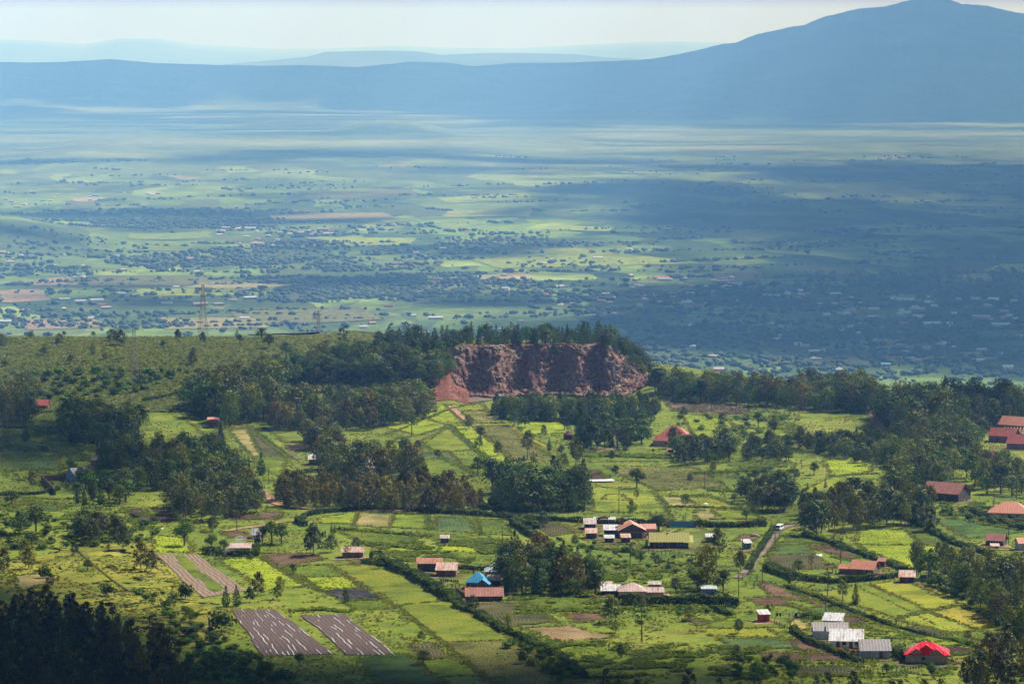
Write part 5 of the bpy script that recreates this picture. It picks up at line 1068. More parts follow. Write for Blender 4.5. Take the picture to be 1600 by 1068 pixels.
# --- the rusty group in the centre
building("long_shed", "shed", "big rusty red roofed shed beside the diagonal hedgerow", 671, 893, 8.2, 5.6, 2.9, .9, 0, 'gx', 'plank', 'rust', (-2.6,), ())
building("shed", "shed", "smaller shed with pale rusty roof in front of the big rusty shed", 697, 901, 6.6, 4.4, 2.3, 1.1, -4, 'mono', 'mud', 'rustpale', (-1.5,), ())
building("small_hut", "hut", "small rusty roofed mud hut behind an umbrella tree", 551, 872, 7.2, 4.6, 2.3, .9, 0, 'gx', 'mud', 'rustpale', (1.5,), ())
building("small_hut", "hut", "tiny square hut standing alone in the lush strip fields", 695, 849, 2.7, 2.6, 2.0, .4, 0, 'mono', 'plank', 'tin', (0,), ())
def ex3(e, rf):
    m = MB(); walls(m, 3.6, 4, 2.3, 1.3, 'gy', 2.4, -3.2); m.build("porch_wall", wallmat('mud'), e); m = MB(); roofs(m, 3.8, 4.2, 2.3, 1.4, 'gy', 2.4, -3.2); m.build("porch_roof", roofmat('blue'), e)
building("blue_roof_house", "house", "small house with bright blue hipped roof and porch gable", 744, 921, 6.8, 5.4, 2.4, 2.1, -8, 'hip', 'mud', 'blue', (-1.2,), (-2.6,), extra=ex3)
building("long_shed", "shed", "long low shed with rusty red roof in front of the blue roof", 757, 940, 11.6, 3.2, 2.0, 1.2, 2, 'mono', 'plank', 'rustred', (-3, 2), ())
building("farmhouse", "house", "pale blue and white roofed house half hidden by the dark pines", 775, 903, 7.2, 6, 2.3, 1.8, 0, 'hip', 'mud', 'bluewhite', (0,), (-2,))
building("shed", "shed", "small pale pinkish roofed shed between the blue roof and the pines", 772, 914, 3.8, 3.2, 1.7, .7, 0, 'mono', 'plank', 'tin', (), ())
building("farmhouse", "house", "white roofed house peeking out between the dark pines", 826, 900, 7, 6, 2.3, 1.6, 25, 'hip', 'mud', 'pink', (), ())
# --- pale roofs behind the trimmed hedge
def ex4(e, rf):
    m = MB(); walls(m, 7, 4.6, 1.9, 1.1, 'gx', 6.5, -.5); m.build("wing", wallmat('pinkwall'), e); m = MB(); roofs(m, 7, 4.6, 1.9, 1.1, 'gx', 6.5, -.5); m.build("wing_roof", roofmat('pink'), e)
building("farmhouse", "house", "low house with pale pinkish hipped roof behind the trimmed hedge", 988, 934, 8.6, 6.4, 2.2, 1.5, 0, 'hip', 'pinkwall', 'pink', (), (-1,), extra=ex4)
building("small_hut", "hut", "teal painted hut with a flat pale roof behind the pinkish roof", 1023, 925, 3.6, 3, 2.6, .2, 0, 'mono', 'teal', 'tin', (.8,), ())
building("shed", "shed", "long white roofed shed left of the pinkish hipped roof", 955, 930, 6, 3.4, 1.6, .8, 0, 'mono', 'plank', 'white', (), ()); building("shed", "shed", "small pinkish shed behind the long white roofed shed", 948, 923, 3, 2.4, 1.6, .6, 0, 'mono', 'plank', 'pink', (), ())
building("shed", "shed", "dark blue shed with white box at the right end of the hedge", 1108, 930, 4.4, 3, 2.2, .3, 0, 'mono', 'bluewall', 'bluewhite', (), ())
# --- grey and red houses at the lower right
building("shed", "outhouse", "little red outhouse with a white roof on a green yard", 1195, 972, 3.0, 2.6, 2.6, .5, 12, 'mono', 'redwall', 'white', (0,), ())
def ex5(e, rf):
    m = MB(); walls(m, 4.4, 5, 2.7, 1.2, 'gx', -3.0, -2.6); m.build("wing", wallmat('tinwall'), e); m = MB(); roofs(m, 5.6, 6, 2.7, 1.25, 'gx', 2.0, -1.8, dz=.14); m.build("wing_roof", roofmat('grey'), e)
building("tin_house", "house", "grey tin house with stepped grey roof behind the white roofed house", 1297, 998, 10.4, 5.6, 2.6, 1.3, -3, 'gx', 'tinwall', 'grey', (-2, 3), (0,), extra=ex5)
building("tin_house", "house", "bright white sloping roofed tin shed directly behind the grey tin house", 1300, 985, 5.4, 4.4, 3.2, .9, -14, 'mono', 'tinwall', 'white', (), ())
building("tin_house", "house", "white roofed house with an open veranda beside orange flowers", 1322, 1013, 9.6, 5.6, 2.3, 1.5, -6, 'mono', 'white', 'white', (-2.4, 1.4), (-.6, 3.2))
building("tin_house", "house", "plain grey tin house with grey gabled roof left of the red roof", 1368, 1029, 8.6, 5.6, 2.6, 1.7, 2, 'gx', 'tinwall', 'grey', (1.6,), ())
def ex6(e, rf):
    for k, (x, y, hh, w2) in enumerate(((-3.0, -2.6, 2.3, 4.6), (2.7, -3.0, 2.2, 4.4))):
        m = MB(); walls(m, w2, 4.5, 2.6, 1.7, 'gy', x, y); m.build("porch_wall", wallmat('cream'), e); m = MB(); roofs(m, w2 + .3, 4.8, 2.6, 1.75, 'gy', x, y, .35, .16); m.build("porch_roof", roofmat('brightred'), e)
    m = MB(); roofs(m, 3.6, 7, 4.1, 1.3, 'gy', -.2, -.4, .4); walls(m, 3.4, 6.4, 4.0, 1.2, 'gy', -.2, -.4); m.build("gable_roof", roofmat('brightred'), e)
building("red_roof_house", "house", "cream house with bright glossy red many gabled roof", 1448, 1037, 12.4, 8, 2.6, 2.0, -6, 'hip', 'cream', 'brightred', (3.4,), (-1,), extra=ex6)
# --- right middle farm
def ex7(e, rf):
    m = MB(); walls(m, 4.2, 4, 2.1, 1.1, 'gx', -5.8, -1.4); m.build("wing", wallmat('mud'), e); m = MB(); roofs(m, 4.2, 4, 2.1, 1.1, 'gx', -5.8, -1.4); m.build("wing_roof", roofmat('terracotta'), e)
building("farmhouse", "house", "low farmhouse with faded red brown roof above the terraced field", 1346, 899, 8.2, 6, 2.3, 1.5, -22, 'gx', 'mud', 'terracotta', (0,), (2,), extra=ex7)
building("small_hut", "hut", "tiny rusty roofed latrine behind the brown farmhouse", 1377, 886, 2.2, 2.0, 2.1, .5, -18, 'mono', 'plank', 'rustred', (), ())
building("shed", "shed", "small shed with half white half rusty tin roof above the terraced field", 1417, 911, 4.8, 3.6, 2.2, .9, -8, 'mono', 'plank', 'rustpale', (0,), ())
building("shed", "shed", "rust brown roofed shed right of the dark green field", 1554, 853, 6.2, 5, 2.2, 1.3, -20, 'gx', 'plank', 'rustred', (0,), ()); building("shed", "shed", "tiny pink topped shed below the rust brown roofed shed", 1555, 857, 2.4, 1.6, 1, .3, 0, 'mono', 'plank', 'pink', (), ())
building("small_hut", "hut", "grey shed with reddish side cut by the right edge of the photo", 1601, 860, 4, 4, 2.8, 1, 10, 'gx', 'tinwall', 'terracotta', (), ())
building("barn", "barn", "large barn with rusty red gabled roof and brown plank gable end", 1469, 783, 15.5, 9, 3.3, 2.3, -32, 'gx', 'plank', 'rustred', (2,), ())
def ex8(e, rf): m = MB(); roofs(m, 9, 5.5, 3.4, 1.6, 'gx', -1, 0); m.build("ridge_roof", roofmat('terracotta'), e)
building("hip_house", "house", "wide house with terracotta hipped roof at the right edge", 1577, 812, 15.5, 9.5, 2.6, 2.4, -12, 'hip', 'cream', 'terracotta', (0,), (3,), extra=ex8)
building("red_shed", "barn", "long red roofed building half hidden in the right wood", 1528, 724, 11.5, 5.5, 2.6, 2.0, -32, 'gx', 'brick', 'red', (), ())
building("red_shed", "barn", "rusty orange gabled hall at the right edge behind the unfinished roof", 1580, 675, 13, 8, 3.4, 2.2, -34, 'gx', 'brick', 'terracotta', (), ())
building("red_shed", "barn", "red roofed building left of the unfinished roof frame", 1564, 691, 12, 6.5, 3.0, 2.0, -30, 'gx', 'brick', 'red', (), ()); building("red_shed", "barn", "red roofed building at the right edge in front of the roof frame", 1590, 702, 10, 7, 2.8, 2.2, -25, 'gx', 'brick', 'red', (), ())
g = G(1594, 688); e = root("roof_frame", "unfinished brick building with bare timber roof frame at the right edge", "unfinished building", g[0], g[1] + 4, -15)
m = MB(); walls(m, 13, 9, 3.0, 2.4, 'gx'); m.build("wall", wallmat('brick'), e); TIM = simple("new_timber", (.55, .40, .24), .8)
for k in range(10): m = MB(); xx = -6.4 + k * 1.42; m.bar((xx, -4.9, 2.9), (xx, 0, 5.5), .10).bar((xx, 4.9, 2.9), (xx, 0, 5.5), .10).bar((xx, -4.6, 3.1), (xx, 4.6, 3.1), .07); m.build("rafter", TIM, e)
for k in range(4): MB().bar((-6.7, -4.6 + k * 1.2, 3.15 + k * .63), (6.7, -4.6 + k * 1.2, 3.15 + k * .63), .06).build("batten", TIM, e)
# --- red hip house and huts
building("hip_house", "house", "house with wide dull red hipped roof among round trees", 1051, 698, 17.5, 12, 2.7, 4.0, -8, 'hip', 'cream', 'red', (0,), (-3, 3)); building("small_hut", "hut", "tiny red roofed kiosk in front of the red hipped house", 1048, 707, 2.4, 2, 1.5, .9, 0, 'mono', 'plank', 'red', (), ())
building("small_hut", "hut", "small brick hut with rusty flat roof alone above the left fields", 333, 667, 4.9, 4.4, 3.4, .35, 2, 'mono', 'brick', 'terracotta', (-1,), (1,))
building("farmhouse", "house", "house with white and pale blue gabled roof inside the left walled compound", 128, 752, 6, 6.5, 2.6, 1.8, 35, 'gx', 'bluewall', 'white', (), ())
building("farmhouse", "house", "red roofed house hidden in the dark trees on the left", 199, 732, 8, 6, 3.0, 1.8, -5, 'gx', 'brick', 'red', (), ()); building("farmhouse", "house", "small rusty pink roofed hut left of the hidden red roof", 149, 728, 3.4, 3.4, 2.6, 1.6, 0, 'hip', 'brick', 'pink', (), ())
building("farmhouse", "house", "reddish roof glimpsed in the trees at the left clump", 60, 640, 9, 5, 2.2, 1.6, 0, 'gx', 'brick', 'red', (), ())
building("long_house", "house", "long house with pale flat roof behind the olive gum plantation", 511, 727, 15, 5.5, 2.6, .9, 2, 'mono', 'mud', 'white', (), (-4, 0, 4)); building("farmhouse", "house", "pinkish gabled house behind the olive gum plantation", 572, 741, 6.5, 7, 3.0, 2.4, 25, 'gx', 'white', 'pink', (), ())
building("shed", "shed", "low pale pinkish roof above the smoking hedge", 373, 863, 8, 3, 1.7, .6, 0, 'mono', 'mud', 'pink', (), ()); building("shed", "shed", "white shed half hidden left of the dark tree clump", 400, 842, 3, 3.2, 1.8, 1.2, 0, 'gx', 'white', 'white', (), ())
building("long_house", "house", "long low pink walled house under the tall dark clump", 828, 783, 15, 6, 2.4, 1.3, 0, 'gx', 'pinkwall', 'rustred', (-3, 3), (-6, 0, 6)); building("shed", "shed", "low white roofed shed at the foot of the tall dark clump", 812, 765, 9, 3.5, 1.7, .6, 0, 'mono', 'mud', 'tin', (), ())
g = G(888, 687); e = root("round_hut", "small round hut with dark red conical roof below the maize", "hut", g[0], g[1] + 2, 0)
def cyl(mb, r0, r1, z0, z1, n=14, x=0, y=0):
    b = len(mb.v); mb.v += [(x + r * math.cos(2 * math.pi * k / n), y + r * math.sin(2 * math.pi * k / n), z) for r, z in ((r0, z0), (r1, z1)) for k in range(n)]
    mb.f += [[b + k, b + (k + 1) % n, b + n + (k + 1) % n, b + n + k] for k in range(n)] + [[b + n + k for k in range(n)], [b + k for k in reversed(range(n))]]; return mb
cyl(MB(), 2.1, 2.1, -.6, 2.3).build("wall", simple("hut_wall", (.075, .03, .026), .9), e); cyl(MB(), 2.4, .1, 2.25, 4.2).build("roof", simple("hut_thatch", (.10, .035, .03), .9), e)
g = G(203, 762); e = root("water_tank", "small grey water tank with a pale lid in the clearing on the left", "water tank", g[0], g[1], 0); cyl(MB(), 1.1, 1.1, 0, 2.0).build("tank", simple("tank_grey", (.10, .13, .14), .6), e); cyl(MB(), 1.2, 1.0, 2.003, 2.25).build("lid", WHITE, e)
# --- brick compound wall
a, b, c = G(65, 751), G(86, 773), G(118, 749)
def wallrun(name, p, q, h, t, mat, label, cat="wall"):
    d = np.array(q[:2]) - np.array(p[:2]); L_ = np.linalg.norm(d); ang = math.degrees(math.atan2(d[1], d[0])); e = root(name, label, cat, p[0], p[1], ang); n = max(2, int(L_ / 4)); m = MB()
    for k in range(n):
        x0, x1 = L_ * k / n, L_ * (k + 1) / n; xm = (x0 + x1) / 2; wx, wy = p[0] + d[0] * xm / L_, p[1] + d[1] * xm / L_; z = float(T(wx, wy)) - e.location.z; m.box(x0, x1 - .001, -t / 2, t / 2, z - .8, z + h)
    m.build("wall_panel", mat, e)
    for k in range(n + 1):
        x0 = L_ * k / n; wx, wy = p[0] + d[0] * x0 / L_, p[1] + d[1] * x0 / L_; z = float(T(wx, wy)) - e.location.z; MB().box(x0 - .2, x0 + .2, -t / 2 - .1, t / 2 + .1, z - .8, z + h + .15).build("pier", mat, e)
    return e
wallrun("compound_wall", b, a, 2.4, .3, wallmat('mud'), "pale sunlit brown wall along the left side of the compound"); wallrun("compound_wall", a, c, 2.2, .3, wallmat('brick'), "reddish brown rear wall of the left compound")
# --- fences of posts
def fence(pts, h, gap, label):
    c = roadpts(pts, gap); e = root("fence", label, "fence", c[0][0], c[0][1]); o = Vector(e.location); PT = PROTO.setdefault('post', MB().bar((0, 0, -.3), (0, 0, 1), .07).build("post", simple("fence_wood", (.08, .06, .045), .9), e)); first = PT.parent == e
    for k, q in enumerate(c[:100]):
        p_ = PT if (k == 0 and first) else PT.copy()
        if p_ is not PT: COL.objects.link(p_)
        p_.parent = e; p_.location = (q[0] - o.x, q[1] - o.y, float(T(*q)) - o.z); p_.scale = (1, 1, h * rng.uniform(.85, 1.15))
    m = MB()
    for k in (.45, .85):
        for u, v in zip(c[:-1], c[1:]): m.bar((u[0] - o.x, u[1] - o.y, float(T(*u)) - o.z + h * k), (v[0] - o.x, v[1] - o.y, float(T(*v)) - o.z + h * k), .018)
    m.build("wire", TRIM, e)
fence([(995,862),(1020,865),(1060,869),(1094,873)], 1.5, 1.8, "post fence along the lower edge of the stone house lawn"); fence([(1270,930),(1330,958),(1400,978),(1487,997),(1590,1018)], 1.4, 2.6, "long post fence along the lower edge of the terraced field")
fence([(1210,975),(1250,992),(1290,1012)], 1.4, 2.0, "post fence left of the grey tin houses"); fence([(1340,1045),(1370,1052),(1410,1050),(1440,1043)], 1.4, 1.4, "picket fence below the grey tin house"); fence([(830,807),(870,809),(905,810)], 1.3, 2, "post fence left of the stone house sheds"); fence([(1270,925),(1320,918),(1360,913)], 1.2, 3, "post fence on the upper edge of the terraced field")
fence([(688,917),(700,918),(718,919)], 1.6, 1.1, "dark stick fence beside the blue roofed house"); fence([(712,925),(725,935),(735,942)], 1.8, .8, "brushwood fence left of the long rusty shed")
# --- poles
PB = MB(); PB = cyl(PB, .16, .11, -.8, 9.5, 8).build("pole_shaft", simple("pole_wood", (.11, .085, .07), .9)); PM = PB.data; bpy.data.objects.remove(PB)
PA = MB().box(-.9, .9, -.06, .06, 8.9, 9.05).build("x", simple("crossarm_wood", (.12, .10, .08), .9)); PAM = PA.data; bpy.data.objects.remove(PA)
PI = MB(); [cyl(PI, .05, .07, 9.06, 9.25, 6, q) for q in (-.75, 0, .75)]; PI = PI.build("x", WHITE); PIM = PI.data; bpy.data.objects.remove(PI)
TOPS = {}
for k, (px, py, hp, lab) in enumerate([(457,783,34,"behind the left end of the long hedge"),(716,797,40,"at the right part of the gum plantation"),(967,803,38,"tall behind the orange gabled roof"),(985,802,20,"short behind the orange gabled roof"),(1101,764,28,"beside the dark bush in the olive field"),(1211,860,30,"beside the country lane and van"),(1154,944,52,"at the right end of the trimmed hedge"),(785,862,40,"in the lush strip fields on the right side"),(1290,970,38,"behind the grey tin houses"),(1576,850,36,"beside the rust brown shed at the right"),(1553,792,36,"between barn and hipped house on the right"),(1588,780,36,"above the hipped house at the right edge"),(411,752,24,"left of the olive gum plantation"),(420,756,26,"second left of the olive gum plantation"),(478,720,28,"beside the small dark soil plot"),(370,830,26,"by the pale path on the left"),(192,776,40,"in the dark trees by the left clearing"),(1252,733,16,"in the orchard beside the lime plot"),(1160,866,26,"left of the narrow blue grey shed"),(1248,812,34,"leaning beside the lane bend"),(1191,912,22,"by the brown soil plots below the lane"),(1569,668,34,"among the red roofs on the right")]):
    g = G(px, py); e = root("power_pole", "wooden power pole " + lab, "power pole", g[0], g[1], rng.uniform(-20, 20), "wooden power poles"); s = hp * g[1] / F / 9.3; e.scale = (1, 1, s); TOPS[(px, py)] = Vector((g[0], g[1], e.location.z + 9.1 * s))
    for me_, n_ in ((PM, "shaft"), (PAM, "crossarm"), (PIM, "insulators")): o = bpy.data.objects.new(n_, me_); COL.objects.link(o); o.parent = e
WIRE = simple("wire_metal", (.10, .10, .10), .5)
def wire(p, q, sag, r, label, name="power_line"):
    m = MB(); prev = None
    for k in range(17):
        t = k / 16; v = p.lerp(q, t); v = Vector((v.x, v.y, v.z - sag * 4 * t * (1 - t)))
        if prev is not None: m.bar(prev, v, r)
        prev = v
    tag(m.build(name, WIRE), label, "power line", "thin power lines")
wire(TOPS[(457,783)], TOPS[(716,797)], 1.5, .018, "power line running in front of the gum plantation"); wire(TOPS[(716,797)], TOPS[(785,862)], 1.0, .016, "power line from the gum plantation to the strip fields"); wire(TOPS[(1576,850)], TOPS[(1553,792)], 1.0, .016, "power line between two poles on the right"); wire(TOPS[(192,776)], TOPS[(370,830)], 1.6, .018, "power line across the left wooded belt")
for dz in (0, .8): v = Vector((G(1640, 770)[0], G(1640, 770)[1], G(1640, 770)[2] + 9 + dz)); wire(TOPS[(1553,792)] + Vector((0, 0, dz)), v, .8, .016, "upper power line at the right edge" if dz else "lower power line at the right edge")
# --- lattice pylons
LAT = simple("pylon_steel", (.22, .20, .18), .6, .4)
def pylon(x, y, z, H, label, rot=0, rb=.10, wb=.16):
    e = root("lattice_pylon", label, "pylon", x, y, rot, "lattice pylons of the power line", z); w = lambda t: H * (wb / 2) * (1 - t) ** 1.1 + H * .018
    for sx, sy in ((1, 1), (1, -1), (-1, 1), (-1, -1)):
        m = MB()
        for k in range(8): t0, t1 = k / 8, (k + 1) / 8; m.bar((sx * w(t0), sy * w(t0), H * t0 - (.5 if k == 0 else 0)), (sx * w(t1), sy * w(t1), H * t1), rb)
        m.build("leg", LAT, e)
    m = MB()
    for k in range(11):
        t0, t1 = k / 11, (k + 1) / 11; a, b = w(t0), w(t1)
        for s in (1, -1):
            m.bar((-a, s * a, H * t0), (b, s * b, H * t1), rb * .6).bar((a, s * a, H * t0), (-b, s * b, H * t1), rb * .6).bar((s * a, -a, H * t0), (s * b, b, H * t1), rb * .6).bar((s * a, a, H * t0), (s * b, -b, H * t1), rb * .6)
            m.bar((-b, s * b, H * t1), (b, s * b, H * t1), rb * .6)
    m.build("bracing", LAT, e)
    for hz in (.70, .82, .94):
        m = MB(); L_ = H * (.17 if hz != .82 else .2)
        for s in (1, -1): m.bar((s * w(hz), 0, H * hz), (s * L_, 0, H * (hz + .012)), rb * .8).bar((s * w(hz + .03), 0, H * (hz + .035)), (s * L_, 0, H * (hz + .012)), rb * .6)
        m.build("crossarm", LAT, e); m = MB()
        for s in (1, -1): m.bar((s * L_, 0, H * (hz + .01)), (s * L_, 0, H * (hz - .04)), rb * .7)
        m.build("insulators", simple("insulator", (.3, .3, .3), .4) if 'insulator' not in bpy.data.materials else bpy.data.materials['insulator'], e)
g = G(316, 521); pylon(g[0], g[1] + 6, float(T(g[0], g[1] + 6)), 84 * g[1] / F, "large lattice pylon on the crest rising against the valley", 20, .07, .13)
g = G(210, 602); pylon(g[0], g[1], g[2], 92 * g[1] / F, "lattice pylon standing in front of the scrub hill", 5, .07, .12)
g = G(495, 525); pylon(g[0], g[1] + 20, float(T(g[0], g[1] + 20)), 42 * g[1] / F, "small lattice pylon behind the crest", 15, .045, .12); 
# --- palm and banana plants
def frond(m, a, L_, z0, up, wd, r):
    pts = []; n = 7
    for k in range(n + 1): t = k / n; pts.append(Vector((math.cos(a) * L_ * t, math.sin(a) * L_ * t, z0 + up * t - L_ * .75 * t * t)))
    sx, sy = -math.sin(a), math.cos(a)
    for k in range(n):
        p, q = pts[k], pts[k + 1]
        for s in (1, -1):
            for j in range(2): c = p.lerp(q, j * .5); l = wd * (1 - .6 * abs(k / n - .4)); e_ = c + Vector((sx * s * l, sy * s * l, -.25 * l)) + (q - p).normalized() * l * .5; m.poly([c, c + (q - p) * .32, e_], [(0, 1, 2)])
def palmlike(name, label, cat, px, py, H, L_, nf, wd, leafm, tr, group=None):
    g = G(px, py); e = root(name, label, cat, g[0], g[1], rng.uniform(0, 90), group); cyl(MB(), tr, tr * .7, -.5, H, 10).build("trunk", BARK, e); m = MB()
    for k in range(nf): frond(m, k * 2.4, L_ * rng.uniform(.8, 1.1), H, L_ * (.15 + .75 * (k % 4) / 3), wd, rng)
    m.build("crown", leafm, e)
PALM = plantmat("palm_leaf", (.015, .035, .008), (.05, .08, .018)); BAN = plantmat("banana_leaf", (.04, .10, .012), (.10, .20, .02))
palmlike("palm_tree", "date palm with arching fronds standing in front of the dark hedge", "palm tree", 1029, 829, 5.0, 4.2, 70, .9, PALM, .42)
for k, (a, b) in enumerate([(1165,915),(1172,908),(1160,905),(1178,918),(1183,906),(1500,1008),(1503,1003),(833,926),(841,928),(1068,812),(1071,808),(930,905)]): palmlike("banana_plant", "banana plant with " + ["broad ragged leaves left of the group below the lane", "tall leaves in the middle of the group below the lane", "pale leaves at the back of the group below the lane", "low leaves at the front right of the group below the lane", "leaning leaves at the back right of the group below the lane", "drooping leaves behind the bright red roof", "thin leaves just above its twin behind the bright red roof", "leaves at the foot of the dark clump by the blue roof", "leaves right of its twin by the dark clump", "leaves behind the blue gate", "leaves rising above the hedge behind the blue gate", "leaves beside the white low roofs"][k], "banana plant", a, b, 1.6, 2.0, 9, .5, BAN, .16, "banana plants")
# --- people, goats, van
def skinned(name, pts, edges, rad, sub=1):
    me = bpy.data.meshes.new(name); me.from_pydata(pts, edges, []); o = bpy.data.objects.new(name, me); COL.objects.link(o)
    md = o.modifiers.new("s", 'SKIN'); 
    for v, r in zip(me.skin_vertices[0].data, rad): v.radius = (r, r)
    me.skin_vertices[0].data[0].use_root = True; s = o.modifiers.new("u", 'SUBSURF'); s.levels = sub; s.render_levels = sub
    dg = bpy.context.evaluated_depsgraph_get(); m2 = bpy.data.meshes.new_from_object(o.evaluated_get(dg)); bpy.data.objects.remove(o); m2.name = name; m2.materials.clear(); return m2
def person_mesh(bend=0.0):
    P_ = [(0, 0, .95)]; E = []; Rr = [.13]
    def add(p, r, par): P_.append(p); Rr.append(r); E.append((par, len(P_) - 1)); return len(P_) - 1
    def b(x, y, z):  # bend the upper body forward
        dz = z - .95; return (x, y - math.sin(bend) * dz, .95 + math.cos(bend) * dz)
    w = add(b(0, 0, 1.12), .12, 0); c = add(b(0, 0, 1.34), .14, w); n = add(b(0, 0, 1.48), .055, c); h = add(b(0, -.01, 1.58), .085, n); add(b(0, -.01, 1.70), .075, h)
    for s in (-1, 1):
        k = add((s * .10, 0, .88), .095, 0); q = add((s * .12, -.02, .48), .06, k); f = add((s * .13, .02, .08), .042, q); add((s * .14, -.13, .04), .035, f)
        sh = add(b(s * .18, 0, 1.40), .058, c); el = add(b(s * .25, -.03, 1.12), .04, sh); wr = add(b(s * .26, -.14, .90), .028, el); pm = add(b(s * .26, -.17, .83), .032, wr)
        for j in range(4): f1 = add(b(s * .26 + (j - 1.5) * .020, -.19, .79 - .01 * (j in (1, 2))), .009, pm); add(b(s * .26 + (j - 1.5) * .021, -.18, .755 - .01 * (j in (1, 2))), .008, f1)
        t = add(b(s * .225, -.20, .825), .010, pm); add(b(s * .215, -.215, .80), .008, t)
    return skinned("body", P_, E, Rr)
SKIN = simple("skin", (.10, .05, .03), .6); PMESH = [person_mesh(0.05), person_mesh(1.1)]
def person(px, py, shirt, trou, label, rot=0, bent=0, group=None):
    g = G(px, py); e = root("person", label, "person", g[0], g[1], rot, group); me = PMESH[bent].copy()
    for nm, c in (("skin", None), ("shirt", shirt), ("trousers", trou)): me.materials.append(SKIN if c is None else simple("cloth_" + nm, c, .9))
    for p in me.polygons: z = p.center.z; p.material_index = 2 if z < .93 and (bent == 0 or abs(p.center.y) < .25) else (1 if z < 1.46 and abs(p.center.x) < .3 and (z > .95 or bent) else 0)
    body = obj("body", me, (), e); v, f = ICO1; hz = (0, -.02, 1.72) if not bent else (0, -math.sin(1.1) * .79, .95 + math.cos(1.1) * .79)
    o = obj("hair", mesh_np("hair", v * .105 + np.array(hz), f), [simple("hair_black", (.01, .01, .01), .8)], e); e.scale = (1.25,) * 3 if False else (1, 1, 1)
for a in [(1314,836,(.02,.025,.06),(.02,.02,.04),"person in dark blue standing in the dark green field",20,0),(1319,836,(.03,.03,.05),(.03,.03,.03),"person in black standing beside the bending worker in the dark green field",-20,0),(1322,837,(.5,.5,.5),(.05,.05,.08),"person in a pale shirt bending over in the dark green field",80,1),
 (425,783,(.04,.04,.04),(.03,.03,.03),"person in dark clothes walking on the orange earth road",160,0),(1018,867,(.7,.7,.7),(.2,.2,.25),"person in a white shirt on the lawn below the lichen house",30,0),(1022,867,(.4,.4,.45),(.02,.02,.03),"person in grey beside the white shirted person on the lawn",-30,0),(1034,868,(.7,.55,.03),(.02,.2,.12),"person in a yellow top and green skirt on the lawn",10,1),
 (1206,950,(.02,.02,.02),(.02,.02,.02),"person in black standing on the brown soil plot",0,0),(1293,893,(.8,.09,.01),(.03,.03,.04),"person in bright orange standing left of the brown farmhouse",0,0),(1301,896,(.5,.02,.02),(.03,.03,.04),"person in a red top beside the brown farmhouse",40,0),(1306,897,(.02,.02,.02),(.03,.03,.04),"person in black beside the red topped person at the farmhouse",-30,0),(1311,897,(.6,.6,.6),(.03,.03,.04),"person in white at the corner of the brown farmhouse",20,0),
 (740,898,(.03,.03,.04),(.02,.02,.02),"person in dark clothes on the yard behind the blue roof",0,0),(953,748,(.03,.03,.03),(.03,.03,.03),"person in dark clothes beside the white plastic sheet",0,0)]: person(*a)
def goat(px, py, col, label, rot, s=1.0, grp="grazing animals", nm="goat"):
    g = G(px, py); e = root(nm, label, nm, g[0], g[1], rot, grp); P_ = [(0, 0, .62), (-.35, 0, .64), (.32, 0, .62), (.50, 0, .78), (.62, 0, .92), (.80, 0, .84), (-.45, 0, .74), (.60, .09, .98), (.60, -.09, .98)]; E = [(0, 1), (0, 2), (2, 3), (3, 4), (4, 5), (1, 6), (4, 7), (4, 8)]; Rr = [.18, .17, .17, .10, .085, .045, .03, .02, .02]
    for x, y, par in ((-.36, .1, 1), (-.36, -.1, 1), (.3, .1, 2), (.3, -.1, 2)):
        k = len(P_); bk = x < 0; P_ += [(x + (.06 if bk else 0), y, .42), (x - (.05 if bk else -.01), y, .24), (x, y, .02)]; Rr += [.075, .035, .028]; E += [(par, k), (k, k + 1), (k + 1, k + 2)]
    o = obj("body", skinned("body", P_, E, Rr), [simple("fleece", col, .95)], e); e.scale = (s,) * 3
goat(288 + 99, 1009, (.02, .018, .016), "dark grazing goat left of its pale faced twin below the striped plots", 10); goat(394, 1009, (.35, .32, .28), "pale grazing goat below the striped plots", 200); goat(335, 997, (.22, .10, .05), "brown cow resting in the bushes left of the striped plots", 30, 1.7, nm="cow"); goat(378, 1003 + 20, (.12, .07, .04), "small brown goat in the bushes below the striped plots", 70)
g = G(1218, 829); e = root("van", "white minibus van driving towards the viewer on the country lane", "van", g[0], g[1], -22, None, float(T(g[0], g[1])) + .32)
VW = simple("van_paint", (.78, .78, .76), .35, .5); RUB = simple("tyre_rubber", (.02, .02, .02), .8)
prof = [(-2.4, .35), (-2.45, .95), (-2.2, 1.15), (-1.75, 1.95), (-1.4, 2.1), (2.2, 2.12), (2.4, 1.9), (2.4, .35)]; m = MB(); k = len(prof); m.v = [(s * .88 * (1 if z < 1.3 else .93), y, z) for s in (-1, 1) for y, z in prof]; m.f = [list(range(k)), [k + i for i in reversed(range(k))]] + [[i, (i + 1) % k, k + (i + 1) % k, k + i][::-1] for i in range(k)]; m.build("body", VW, e)
m = MB(); m.poly([(-.76, -2.17, 1.22), (.76, -2.17, 1.22), (.72, -1.80, 1.92), (-.72, -1.80, 1.92)], [(0, 1, 2, 3)]); m.slab([(-.76, -2.20, 1.22), (.76, -2.20, 1.22), (.72, -1.83, 1.92), (-.72, -1.83, 1.92)], .02); m.build("windscreen", GLASS, e)
